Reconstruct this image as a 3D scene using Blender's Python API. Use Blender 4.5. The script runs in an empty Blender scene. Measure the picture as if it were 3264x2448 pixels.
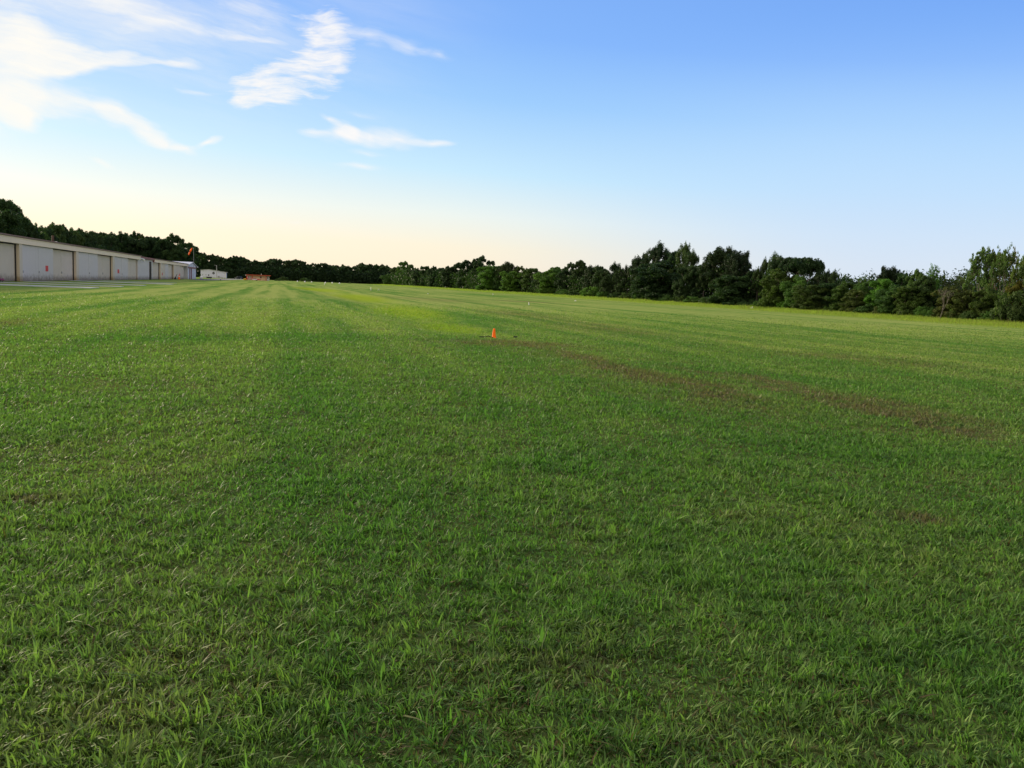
import bpy, math, random
import numpy as np
from mathutils import Vector, Matrix

S = bpy.context.scene
COL = S.collection
R = math.radians

# ------------------------------------------------------------------ camera
W, H, F = 3264.0, 2448.0, 2800.0           # photograph size and focal length in its pixels
EYE = Vector((0, 0, 1.6))
PITCH, ROLL = R(6.28), R(2.29)
ROT = Matrix.Rotation(math.pi / 2 - PITCH, 3, 'X') @ Matrix.Rotation(ROLL, 3, 'Z')
cd = bpy.data.cameras.new('camera')
cd.sensor_width = 36.0
cd.lens = 36.0 * F / W
cd.clip_start, cd.clip_end = 0.05, 20000
cam = bpy.data.objects.new('camera', cd)
cam.matrix_world = Matrix.Translation(EYE) @ ROT.to_4x4()
COL.objects.link(cam)
S.camera = cam

# ------------------------------------------------------------------ light and exposure
SUN_AZ, SUN_EL = R(-50), R(14)              # azimuth from +Y (negative = left), elevation
SKY_STRENGTH, SUN_STRENGTH, EXPOSURE = 0.15, 5.0, 0.62
vs = S.view_settings
vs.view_transform, vs.look, vs.gamma, vs.exposure = 'Standard', 'None', 1.0, EXPOSURE
vs.use_curve_mapping = False
ld = bpy.data.lights.new('sun', 'SUN')
ld.energy, ld.angle, ld.color = SUN_STRENGTH, R(5.0), (1.0, 0.84, 0.60)
sun = bpy.data.objects.new('sun', ld)
sd = Vector((math.sin(SUN_AZ) * math.cos(SUN_EL), math.cos(SUN_AZ) * math.cos(SUN_EL), math.sin(SUN_EL)))
sun.rotation_euler = sd.to_track_quat('Z', 'Y').to_euler()
sun.location = (0, 0, 60)
COL.objects.link(sun)


# ------------------------------------------------------------------ geometry of the view (used to place things in the world)
def ray(px, py):
    return (ROT @ Vector(((px - W / 2) / F, -(py - H / 2) / F, -1.0))).normalized()


def gp(px, py):                              # where that line of sight meets level ground
    d = ray(px, py)
    t = -EYE.z / d.z
    return EYE + d * t


UU = ray(885, 886); UU.z = 0; UU.normalize()            # direction of the hangar row, runway and tree line
VV = Vector((UU.y, -UU.x, 0))                           # to the right of it
ROW = math.atan2(UU.y, UU.x)


def at_v(px, py, v):                         # on the vertical plane a distance v to the right of the row axis
    d = ray(px, py)
    return EYE + d * (v / d.dot(VV))


def at_y(px, py, y):                         # at a distance y ahead
    d = ray(px, py)
    return EYE + d * (y / d.y)


def hor(px):                                 # horizon height in the photograph at that column
    return 886 + 0.04 * (px - 885)


def uv(p):
    return p.dot(UU), p.dot(VV)


def xy(u, v):
    return Vector((UU.x * u + VV.x * v, UU.y * u + VV.y * v, 0))


# ------------------------------------------------------------------ node helpers
class NT:
    def __init__(s, tree):
        s.t = tree; s.n = tree.nodes; s.l = tree.links

    def add(s, kind, **kw):
        n = s.n.new(kind)
        for k, v in kw.items():
            setattr(n, k, v)
        return n

    def put(s, sock, val):
        if hasattr(val, 'is_output'):
            s.l.new(val, sock)
        else:
            sock.default_value = val

    def math(s, op, a, b=None, c=None, clamp=False):
        n = s.add('ShaderNodeMath', operation=op, use_clamp=clamp)
        s.put(n.inputs[0], a)
        if b is not None: s.put(n.inputs[1], b)
        if c is not None: s.put(n.inputs[2], c)
        return n.outputs[0]

    def vmath(s, op, a, b=None):
        n = s.add('ShaderNodeVectorMath', operation=op)
        s.put(n.inputs[0], a)
        if b is not None: s.put(n.inputs[1], b)
        return n.outputs['Value'] if op in ('DOT_PRODUCT', 'LENGTH') else n.outputs['Vector']

    def comb(s, x, y, z=0.0):
        n = s.add('ShaderNodeCombineXYZ')
        s.put(n.inputs[0], x); s.put(n.inputs[1], y); s.put(n.inputs[2], z)
        return n.outputs[0]

    def sep(s, v):
        n = s.add('ShaderNodeSeparateXYZ'); s.put(n.inputs[0], v)
        return n.outputs

    def noise(s, vec, scale=1.0, detail=3.0, rough=0.55, dist=0.0, color=False):
        n = s.add('ShaderNodeTexNoise')
        s.put(n.inputs['Vector'], vec)
        n.inputs['Scale'].default_value = scale
        n.inputs['Detail'].default_value = detail
        n.inputs['Roughness'].default_value = rough
        n.inputs['Distortion'].default_value = dist
        return n.outputs['Color'] if color else n.outputs[0]

    def smooth(s, val, lo, hi, a=0.0, b=1.0):
        n = s.add('ShaderNodeMapRange', interpolation_type='SMOOTHSTEP')
        s.put(n.inputs[0], val)
        for i, x in enumerate((lo, hi, a, b)):
            s.put(n.inputs[i + 1], x)
        return n.outputs[0]

    def mix(s, fac, a, b, mode='MIX'):
        n = s.add('ShaderNodeMix', data_type='RGBA', blend_type=mode)
        s.put(n.inputs[0], fac)
        s.put(n.inputs[6], a if hasattr(a, 'is_output') else (*a, 1.0))
        s.put(n.inputs[7], b if hasattr(b, 'is_output') else (*b, 1.0))
        return n.outputs[2]

    def scale(s, vec, k):
        return s.vmath('MULTIPLY', vec, k)

    def blobs(s, vec, items, power=1.0):
        """sum of soft ellipses: (cx, cy, rx, ry, angle, weight)"""
        tot = None
        for cx, cy, rx, ry, an, w in items:
            m = s.add('ShaderNodeMapping', vector_type='TEXTURE')
            s.put(m.inputs['Vector'], vec)
            m.inputs['Location'].default_value = (cx, cy, 0)
            m.inputs['Rotation'].default_value = (0, 0, an)
            m.inputs['Scale'].default_value = (rx, ry, 1)
            g = s.add('ShaderNodeTexGradient', gradient_type='SPHERICAL')
            s.l.new(m.outputs[0], g.inputs[0])
            v = g.outputs[1]
            if power != 1.0:
                v = s.math('POWER', v, power)
            tot = s.math('MULTIPLY', v, w) if tot is None else s.math('MULTIPLY_ADD', v, w, tot)
        return tot


def material(name):
    m = bpy.data.materials.new(name)
    m.use_nodes = True
    t = NT(m.node_tree)
    b = t.n['Principled BSDF']
    return m, t, b


# ------------------------------------------------------------------ sky
def build_world():
    w = bpy.data.worlds.new('World')
    S.world = w
    w.use_nodes = True
    t = NT(w.node_tree)
    bg = t.n['Background']
    sky = t.add('ShaderNodeTexSky', sky_type='NISHITA', sun_disc=False)
    sky.sun_elevation, sky.sun_rotation = SUN_EL, SUN_AZ
    sky.altitude, sky.air_density, sky.dust_density, sky.ozone_density = 30, 1.0, 0.7, 1.6
    tc = t.add('ShaderNodeTexCoord')
    d = t.vmath('NORMALIZE', tc.outputs['Generated'])
    x, y, z = t.sep(d)
    # clear-air colour: the Nishita sky, with its horizon warmed and the blue lifted a little
    hs = t.add('ShaderNodeHueSaturation')
    hs.inputs['Saturation'].default_value = 1.12
    hs.inputs['Value'].default_value = 1.0
    t.l.new(sky.outputs[0], hs.inputs['Color'])
    el = t.math('ARCSINE', z)
    side = t.math('MULTIPLY_ADD', x, 0.5, 0.5, clamp=True)          # 0 left, 1 right
    ramp = t.add('ShaderNodeValToRGB')
    cr = ramp.color_ramp
    stops = [(0.0, (4.2, 3.62, 2.85)), (0.08, (4.1, 3.75, 3.02)), (0.145, (3.6, 3.85, 3.7)), (0.235, (2.45, 3.5, 4.2)),
             (0.38, (1.42, 2.58, 4.2)), (0.51, (0.98, 2.0, 4.15)), (1.0, (0.6, 1.3, 3.4))]
    cr.elements[0].position, cr.elements[0].color = stops[0][0], (*stops[0][1], 1)
    cr.elements[1].position, cr.elements[1].color = stops[-1][0], (*stops[-1][1], 1)
    for p, c in stops[1:-1]:
        e = cr.elements.new(p); e.color = (*c, 1)
    # the warm band is thinner away from the sun
    ele = t.math('DIVIDE', el, t.smooth(side, 0.20, 0.85, 0.95, 0.72))
    t.put(ramp.inputs[0], t.math('DIVIDE', ele, 0.62, clamp=True))
    base = t.mix(0.94, hs.outputs[0], ramp.outputs[0])
    blue = t.mix(t.smooth(side, 0.25, 0.85), (1.05, 1.02, 1.0), (0.90, 0.96, 1.03))
    base = t.mix(1.0, base, blue, 'MULTIPLY')

    # away from the sun the low sky is a pale lilac blue instead of peach
    lilac = t.mix(t.smooth(el, 0.0, 0.16), (2.95, 3.40, 4.05), (2.25, 3.2, 4.35))
    base = t.mix(t.math('MULTIPLY', t.smooth(t.math('DIVIDE', x, t.math('MAXIMUM', y, 0.05)), -0.10, 0.42), t.smooth(el, 0.30, 0.08, 0.0, 0.85)), base, lilac)

    # clouds: soft streaks in a fixed band of the sky ahead
    yy = t.math('MAXIMUM', y, 0.05)
    gx, gy = t.math('DIVIDE', x, yy), t.math('DIVIDE', z, yy)
    g = t.comb(gx, gy)

    def gn(px, py):
        r = ray(px, py); return r.x / r.y, r.z / r.y

    def stroke(pts, wt, over=1.25):          # pts: (px, py, half width)
        out = []
        for (x0, y0, r0), (x1, y1, r1) in zip(pts, pts[1:]):
            a, b = gn(x0, y0), gn(x1, y1)
            L = math.hypot(b[0] - a[0], b[1] - a[1])
            rr = (r0 + r1) / 2 / F
            out.append(((a[0] + b[0]) / 2, (a[1] + b[1]) / 2, L / 2 * over + rr * 1.2, rr * 1.7,
                        math.atan2(b[1] - a[1], b[0] - a[0]), wt))
        return out

    wn = t.noise(t.scale(g, (3.0, 5.0, 1)), 1.6, 4, 0.6, color=True)
    warp = t.vmath('SUBTRACT', wn, (0.5, 0.5, 0.5))
    g2 = t.vmath('ADD', g, t.scale(warp, (0.06, 0.045, 0)))
    soft = (stroke([(-260, 130, 150), (40, 150, 95), (230, 170, 56)], 1.25) + stroke([(180, 170, 48), (330, 182, 30), (480, 193, 19), (650, 209, 10)], 1.1)
            + stroke([(150, 215, 30), (400, 205, 14), (600, 212, 8)], 0.6) + stroke([(0, 225, 26), (200, 238, 18), (260, 240, 10)], 0.55)
            + stroke([(300, 160, 34), (520, 165, 12), (640, 190, 7)], 0.5)
            + stroke([(-200, 300, 60), (80, 312, 52)], 1.1) + stroke([(60, 312, 46), (230, 330, 44), (370, 372, 40)], 1.05)
            + stroke([(350, 365, 34), (440, 408, 32), (500, 448, 24), (560, 472, 14), (620, 485, 8)], 1.1)
            + stroke([(-120, 385, 50), (40, 388, 34), (95, 394, 22)], 1.15)
            + stroke([(150, -30, 60), (600, 0, 55), (1000, 40, 40)], 0.55) + stroke([(-200, 20, 90), (250, 30, 60), (600, 55, 44), (960, 92, 34)], 0.62)
            + stroke([(250, 85, 30), (600, 100, 22), (900, 120, 12)], 0.5)
            + stroke([(420, 70, 24), (760, 115, 16), (960, 130, 8)], 0.5)
            + stroke([(1000, 60, 26), (1120, 95, 30)], 0.7) + stroke([(1120, 95, 30), (1240, 135, 22), (1330, 165, 13), (1440, 195, 6)], 0.85)
            + stroke([(1000, 380, 8), (1050, 405, 14), (1110, 432, 30)], 0.95)
            + stroke([(935, 428, 6), (1020, 445, 14), (1120, 445, 30), (1230, 438, 30), (1330, 455, 17), (1440, 463, 8)], 1.0)
            + stroke([(1060, 365, 18), (1220, 385, 14)], 0.4)
            + stroke([(1100, 490, 8), (1230, 500, 9)], 0.75) + stroke([(1060, 535, 7), (1240, 545, 10)], 0.8)
            + stroke([(625, 470, 6), (700, 445, 11)], 1.1) + stroke([(265, 512, 7), (360, 540, 9)], 0.7)
            + stroke([(560, 292, 6), (720, 308, 12)], 0.75)
            + stroke([(680, 642, 5), (760, 646, 6)], 0.5) + stroke([(925, 700, 5), (970, 698, 6)], 0.45))
    rip = (stroke([(960, 60, 30), (1060, 60, 48), (1060, 160, 62), (1010, 215, 78)], 0.92)
           + stroke([(1010, 215, 78), (900, 265, 60), (800, 290, 55), (740, 300, 30)], 1.12)
           + stroke([(760, 330, 25), (900, 320, 22)], 0.8))
    ms = t.blobs(g2, soft)
    mr = t.blobs(g2, rip)
    # streaky and rippled texture
    g3 = t.vmath('ADD', g, t.scale(warp, (0.10, 0.05, 0)))
    sheer = t.comb(t.math('ADD', gx, 0.0), t.math('MULTIPLY_ADD', gx, 0.22, gy))     # streaks run slightly downhill to the right
    sheer = t.vmath('ADD', sheer, t.scale(warp, (0.10, 0.035, 0)))
    st = t.noise(t.scale(sheer, (4.0, 34.0, 1)), 1.0, 7, 0.66)
    rp = t.noise(t.vmath('ADD', t.scale(g3, (26.0, 150.0, 1)), (3.1, 7.7, 0)), 1.0, 4, 0.62)
    puff = t.noise(t.scale(g3, (16.0, 26.0, 1)), 1.0, 5, 0.62)
    fine = t.noise(t.scale(g, (30.0, 60.0, 1)), 1.0, 3, 0.6)
    ms = t.math('MINIMUM', ms, 1.15); mr = t.math('MINIMUM', mr, 1.1)
    es = t.math('ADD', ms, t.math('MULTIPLY', t.math('SUBTRACT', st, 0.5), t.smooth(ms, 0.0, 0.35, 0.0, 1.9)))
    es = t.math('ADD', es, t.math('MULTIPLY', t.math('SUBTRACT', puff, 0.5), t.smooth(ms, 0.0, 0.35, 0.0, 0.6)))
    fs = t.smooth(es, -0.02, 1.5)
    er = t.math('ADD', mr, t.math('MULTIPLY', t.math('SUBTRACT', rp, 0.5), t.smooth(mr, 0.0, 0.35, 0.0, 2.2)))
    er = t.math('ADD', er, t.math('MULTIPLY', t.math('SUBTRACT', puff, 0.5), t.smooth(mr, 0.0, 0.35, 0.0, 1.7)))
    fr = t.smooth(er, 0.08, 1.6)
    veil = t.math('MULTIPLY', t.smooth(t.noise(t.scale(sheer, (1.6, 9.0, 1)), 1.5, 6, 0.62), 0.34, 0.76, 0.05, 0.66),
                  t.smooth(gx, 0.02, -0.45))
    veil = t.math('MULTIPLY', veil, t.smooth(gy, 0.12, 0.26))
    cov = t.math('MAXIMUM', t.math('MAXIMUM', fs, t.math('MULTIPLY', fr, 0.95)), veil, clamp=True)
    cov = t.math('MULTIPLY', cov, t.math('MULTIPLY_ADD', fine, 0.10, 0.93), clamp=True)
    cov = t.math('MULTIPLY', cov, t.smooth(y, 0.05, 0.3))
    ccol = t.mix(t.smooth(gx, -0.62, -0.15), (4.45, 4.3, 3.95), (4.3, 4.2, 4.15))
    col = t.mix(cov, base, ccol)
    # a thin mauve bar low on the right
    bar = t.blobs(g2, stroke([(3120, 783, 5), (3250, 789, 8), (3400, 792, 6)], 1.0))
    col = t.mix(t.smooth(bar, 0.1, 0.8, 0.0, 0.4), col, (2.6, 3.2, 5.0))
    # made-up bright warm sky overhead and behind the view, added to fill the shade
    back = t.math('MULTIPLY', t.smooth(y, 0.45, -0.25), t.smooth(z, -0.02, 0.12))
    back = t.math('MULTIPLY', back, t.smooth(t.noise(d, 2.2, 5, 0.6), 0.22, 0.55))
    col = t.mix(back, col, (5.1, 4.55, 3.9))
    t.put(bg.inputs['Color'], col)
    bg.inputs['Strength'].default_value = SKY_STRENGTH


build_world()


# ------------------------------------------------------------------ turf colour, shared by the ground and the blades growing on it
def line_blobs(pts, wt, squash=1.0):         # pts: photograph points on the ground with a half width in metres
    out = []
    for (x0, y0, r0), (x1, y1, r1) in zip(pts, pts[1:]):
        a, b = uv(gp(x0, y0)), uv(gp(x1, y1))
        L = math.hypot(b[0] - a[0], b[1] - a[1])
        rr = (r0 + r1) / 2
        out.append(((a[0] + b[0]) / 2, (a[1] + b[1]) / 2, L / 2 * 1.15 + rr, rr * 1.6,
                    math.atan2(b[1] - a[1], b[0] - a[0]), wt))
    return out


BROWN = (line_blobs([(1480, 1085, 1.2), (1640, 1092, 1.8), (1760, 1110, 1.0)], 0.85)
         + line_blobs([(1890, 1148, .35), (2080, 1198, .55), (2250, 1240, .5), (2430, 1285, .3)], 1.3)
         + line_blobs([(2330, 1190, .3), (2560, 1245, .45), (2780, 1305, .5), (2940, 1340, .45), (3140, 1392, .35)], 1.3)
         + line_blobs([(1660, 1096, .4), (1780, 1122, .4), (1900, 1150, .35)], 1.0) + line_blobs([(2120, 1165, .3), (2330, 1212, .35), (2560, 1268, .3)], 0.8)
         + line_blobs([(2750, 1265, .3), (3000, 1325, .35), (3200, 1368, .3)], 0.7)
         + line_blobs([(1650, 1110, .8), (1900, 1170, .9), (2200, 1265, .9), (2700, 1345, .9)], 0.34)
         + line_blobs([(1560, 985, 2), (1800, 1025, 2), (2080, 1075, 1.6)], 0.55)
         + line_blobs([(2500, 1122, 1), (2800, 1150, 1.2), (3040, 1172, 1)], 0.6)
         + line_blobs([(1590, 957, 2.5), (1760, 966, 2.5)], 0.9)
         + line_blobs([(1280, 945, 4), (1480, 965, 4)], 0.4)
         + line_blobs([(-30, 1048, .5), (100, 1015, .6)], 0.6)
         + line_blobs([(2790, 1618, .12), (2960, 1628, .16)], 1.0)
         + line_blobs([(-60, 1598, .15), (130, 1612, .12)], 0.7)
         + line_blobs([(60, 1420, .4), (380, 1400, .5)], 0.45) + line_blobs([(1500, 2120, .25), (2000, 2060, .3)], 0.4))
LIME = (line_blobs([(960, 914, 3), (1080, 931, 3), (1240, 965, 2.4), (1390, 1020, 1.5), (1520, 1058, .9)], 1.0)
        + line_blobs([(720, 1040, 1.2), (1180, 985, 1.6)], 0.35))
DARK_GREEN = (line_blobs([(250, 1085, 1.5), (650, 1075, 1.6), (1000, 1072, 1.5), (1400, 1082, 1.1)], 0.8)  # strokes that pull the turf colour towards its deeper green
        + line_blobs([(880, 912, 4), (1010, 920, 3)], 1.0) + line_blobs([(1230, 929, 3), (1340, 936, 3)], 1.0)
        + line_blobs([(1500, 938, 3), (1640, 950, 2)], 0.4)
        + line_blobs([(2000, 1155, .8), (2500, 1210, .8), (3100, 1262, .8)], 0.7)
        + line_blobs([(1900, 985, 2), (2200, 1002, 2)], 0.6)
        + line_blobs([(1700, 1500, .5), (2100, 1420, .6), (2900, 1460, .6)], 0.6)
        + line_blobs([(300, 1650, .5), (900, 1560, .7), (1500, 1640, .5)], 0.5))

def vline(px, py, u0, u1, r, wt):            # a straight line along the mowing direction through that point
    v = uv(gp(px, py))[1]
    return [((u0 + u1) / 2, v, (u1 - u0) / 2, r, 0.0, wt)]


LIGHT = (vline(862, 1060, 8, 260, .9, .9) + vline(1010, 1060, 10, 200, .8, .55) + vline(620, 1060, 12, 220, 1.0, .6) + vline(250, 1060, 14, 200, 1.2, .5)
         + vline(1330, 1100, 9, 80, .7, .6) + vline(1700, 1100, 10, 200, .8, .55) + vline(2300, 1150, 12, 260, .6, .8) + vline(2750, 1150, 12, 260, .6, .7)
         + vline(2100, 1100, 14, 300, .7, .8) + vline(3000, 1120, 14, 300, .6, .8) + vline(3250, 1250, 10, 200, .6, .7))
TRACK = (vline(516, 1057, 8, 220, .7, 1.0) + vline(735, 1060, 10, 260, .7, .7) + vline(400, 1057, 10, 180, .6, .7) + vline(1120, 1060, 10, 240, .8, .7)
         + vline(2420, 1130, 14, 320, .5, .9) + vline(2620, 1130, 14, 320, .5, .8) + vline(2980, 1160, 12, 260, .5, .9) + vline(1900, 1060, 16, 300, .6, .8) + vline(3200, 1160, 12, 260, .5, .8))

tg = bpy.data.node_groups.new('turf_colour', 'ShaderNodeTree')
for nm, kind in (('Colour', 'NodeSocketColor'), ('Dry', 'NodeSocketFloat')):
    tg.interface.new_socket(nm, in_out='OUTPUT', socket_type=kind)


def build_turf_group():
    t = NT(tg)
    out = t.add('NodeGroupOutput')
    geo = t.add('ShaderNodeNewGeometry')
    p = geo.outputs['Position']
    u = t.vmath('DOT_PRODUCT', p, tuple(UU))
    v = t.vmath('DOT_PRODUCT', p, tuple(VV))
    q = t.comb(u, v)
    wob = t.vmath('SUBTRACT', t.noise(q, 0.35, 3, 0.6, color=True), (0.5, 0.5, 0.5))
    q2 = t.vmath('ADD', q, t.scale(wob, (2.2, 1.4, 0)))
    big = t.noise(q2, 0.045, 3, 0.55)
    mid = t.noise(q2, 0.42, 4, 0.6)
    small = t.noise(q2, 2.6, 4, 0.65)
    streak = t.noise(t.scale(q2, (0.035, 0.75, 1)), 1.0, 4, 0.62)
    swath = t.noise(t.scale(q2, (0.010, 0.42, 1)), 1.0, 2, 0.5)
    far = t.smooth(u, 7.0, 48.0)
    lush, pale = (0.078, 0.158, 0.030), (0.200, 0.246, 0.066)
    f = t.math('ADD', t.math('MULTIPLY', t.math('SUBTRACT', big, 0.5), 1.3), t.math('MULTIPLY', t.math('SUBTRACT', mid, 0.5), 0.8))
    f = t.math('ADD', f, t.math('MULTIPLY', t.math('SUBTRACT', streak, 0.5), t.smooth(u, 8.0, 40.0, 0.6, 3.2)))
    f = t.math('ADD', f, t.math('MULTIPLY', t.math('SUBTRACT', swath, 0.5), t.smooth(u, 5.0, 50.0, 0.8, 3.0)))
    f = t.math('ADD', f, t.math('MULTIPLY_ADD', far, 0.37, 0.27))
    f = t.math('ADD', f, t.math('MULTIPLY', t.math('SUBTRACT', small, 0.5), 0.6))
    q3 = t.vmath('ADD', q, t.scale(wob, (1.0, 0.35, 0)))
    f = t.math('ADD', f, t.math('MULTIPLY', t.blobs(q3, LIGHT), 0.50))
    f = t.math('SUBTRACT', f, t.math('MULTIPLY', t.blobs(q3, TRACK), 0.55))
    f = t.math('SUBTRACT', f, t.math('MULTIPLY', t.blobs(q2, DARK_GREEN), 0.55), clamp=True)
    c = t.mix(f, lush, pale)
    c = t.mix(t.smooth(t.blobs(q2, LIME), 0.05, 0.75, 0.0, 0.85), c, (0.185, 0.255, 0.020))
    dry = t.math('ADD', t.math('MULTIPLY', t.blobs(q2, BROWN), t.smooth(t.math('MULTIPLY_ADD', small, 0.6, t.math('MULTIPLY', mid, 0.4)), 0.35, 0.60, 0.15, 1.55)),
                 t.math('MULTIPLY', t.smooth(t.math('MULTIPLY_ADD', mid, 0.6, t.math('MULTIPLY', small, 0.5)), 0.60, 0.78), 0.45))
    dry = t.math('ADD', dry, t.math('MULTIPLY', t.smooth(streak, 0.60, 0.78), t.math('MULTIPLY', far, 0.45)), clamp=True)
    c = t.mix(t.math('MULTIPLY', dry, 0.85), c, (0.125, 0.092, 0.052))
    fleck = t.math('MULTIPLY_ADD', t.math('SUBTRACT', small, 0.5), 0.7, 1.0)
    c = t.mix(1.0, c, t.comb(fleck, fleck, fleck), 'MULTIPLY')
    t.put(out.inputs['Colour'], c)
    t.put(out.inputs['Dry'], dry)


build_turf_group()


def turf_nodes(t):
    g = t.add('ShaderNodeGroup'); g.node_tree = tg
    return g.outputs['Colour'], g.outputs['Dry']


def leaf_out(t, b, col, trans=0.35, spec=0.25, rough=0.55):
    """thin leaf: reflects and lets some light through"""
    out = t.n['Material Output']
    t.put(b.inputs['Base Color'], col)
    b.inputs['Roughness'].default_value = rough
    b.inputs['Specular IOR Level'].default_value = spec
    tr = t.add('ShaderNodeBsdfTranslucent')
    t.put(tr.inputs['Color'], t.mix(1.0, col, (0.88, 1.22, 0.55), 'MULTIPLY'))
    mx = t.add('ShaderNodeMixShader'); mx.inputs[0].default_value = trans
    t.l.new(b.outputs[0], mx.inputs[1]); t.l.new(tr.outputs[0], mx.inputs[2])
    t.l.new(mx.outputs[0], out.inputs['Surface'])


def attr(t, name):
    a = t.add('ShaderNodeAttribute'); a.attribute_name = name
    return a.outputs['Fac']


M = {}
# ground under the grass
m, t, b = material('turf_ground'); M['ground'] = m
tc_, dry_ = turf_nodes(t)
geo = t.add('ShaderNodeNewGeometry'); P = geo.outputs['Position']
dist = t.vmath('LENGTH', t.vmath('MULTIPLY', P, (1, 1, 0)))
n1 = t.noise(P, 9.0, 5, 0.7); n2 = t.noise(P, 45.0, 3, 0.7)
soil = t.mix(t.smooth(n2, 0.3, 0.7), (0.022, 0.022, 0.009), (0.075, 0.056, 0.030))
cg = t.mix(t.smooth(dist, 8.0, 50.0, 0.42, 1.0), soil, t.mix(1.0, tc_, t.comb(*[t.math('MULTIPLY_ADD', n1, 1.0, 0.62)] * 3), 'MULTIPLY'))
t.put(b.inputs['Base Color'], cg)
b.inputs['Roughness'].default_value = 0.95
b.inputs['Specular IOR Level'].default_value = 0.0
bp = t.add('ShaderNodeBump'); bp.inputs['Strength'].default_value = 0.8; bp.inputs['Distance'].default_value = 0.05
t.put(bp.inputs['Height'], t.math('ADD', n1, t.math('MULTIPLY', n2, 0.4)))
t.l.new(bp.outputs[0], b.inputs['Normal'])

# mown blades
m, t, b = material('grass_blade'); M['blade'] = m
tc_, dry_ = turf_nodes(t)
rn, dr = attr(t, 'rnd'), attr(t, 'dry')
rn2 = t.math('FRACT', t.math('MULTIPLY', rn, 13.7))
tc_ = t.mix(t.smooth(rn2, 0.45, 1.0, 0.0, 0.45), tc_, (0.046, 0.128, 0.040))
k = t.math('MULTIPLY_ADD', rn, 0.70, 0.70)
c = t.mix(1.0, tc_, t.comb(k, k, k), 'MULTIPLY')
c = t.mix(t.smooth(rn, 0.75, 1.0, 0.0, 0.40), c, (0.150, 0.235, 0.060))
straw = t.mix(rn, (0.070, 0.046, 0.022), (0.150, 0.108, 0.050))
c = t.mix(dr, c, straw)
leaf_out(t, b, c, 0.40, 0.12, 0.6)

# tall unmown grass along the wood edge
m, t, b = material('tall_grass_blade'); M['tall'] = m
rn = attr(t, 'rnd')
geo = t.add('ShaderNodeNewGeometry')
nz = t.noise(geo.outputs['Position'], 0.25, 3, 0.6)
c = t.mix(t.smooth(nz, 0.35, 0.65), (0.195, 0.255, 0.040), (0.245, 0.285, 0.052))
c = t.mix(t.smooth(rn, 0.6, 1.0, 0, 0.8), c, (0.200, 0.180, 0.070))
leaf_out(t, b, c, 0.5, 0.1, 0.7)


def foliage(name, a, bcol, cc, trans=0.3):
    m, t, b = material(name)
    rn = attr(t, 'rnd')
    oi = t.add('ShaderNodeObjectInfo')
    c = t.mix(rn, a, bcol)
    c = t.mix(t.smooth(rn, 0.82, 1.0, 0, 0.7), c, cc)
    c = t.mix(1.0, c, oi.outputs['Color'], 'MULTIPLY')
    leaf_out(t, b, c, trans, 0.10, 0.6)
    return m


M['leaf'] = foliage('broad_leaves', (0.034, 0.066, 0.022), (0.078, 0.132, 0.034), (0.098, 0.135, 0.038))
M['needle'] = foliage('pine_needles', (0.028, 0.050, 0.019), (0.060, 0.094, 0.030), (0.095, 0.070, 0.030), 0.2)
# thin autumn crown: green leaves turning orange and brown on one side
m, t, b = material('turning_leaves'); M['autumn'] = m
rn = attr(t, 'rnd'); oi = t.add('ShaderNodeObjectInfo'); tcx = t.add('ShaderNodeTexCoord')
ox = t.sep(tcx.outputs['Object'])[0]
turn = t.math('MULTIPLY_ADD', t.noise(tcx.outputs['Object'], 0.5, 2), 0.9, t.math('MULTIPLY', ox, 0.085))
g_ = t.mix(rn, (0.050, 0.090, 0.025), (0.120, 0.175, 0.045))
o_ = t.mix(rn, (0.150, 0.090, 0.035), (0.340, 0.170, 0.055))
c = t.mix(t.smooth(t.math('MULTIPLY_ADD', rn, 0.25, turn), 0.62, 1.05), g_, o_)
c = t.mix(1.0, c, oi.outputs['Color'], 'MULTIPLY')
leaf_out(t, b, c, 0.35, 0.10, 0.6)

m, t, b = material('bark'); M['bark'] = m
tcx = t.add('ShaderNodeTexCoord')
nz = t.noise(t.scale(tcx.outputs['Object'], (6, 6, 1.5)), 2.0, 4, 0.7)
oi = t.add('ShaderNodeObjectInfo')
c = t.mix(nz, (0.050, 0.040, 0.032), (0.160, 0.135, 0.110))
t.put(b.inputs['Base Color'], t.mix(1.0, c, oi.outputs['Color'], 'MULTIPLY'))
b.inputs['Roughness'].default_value = 0.9


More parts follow.
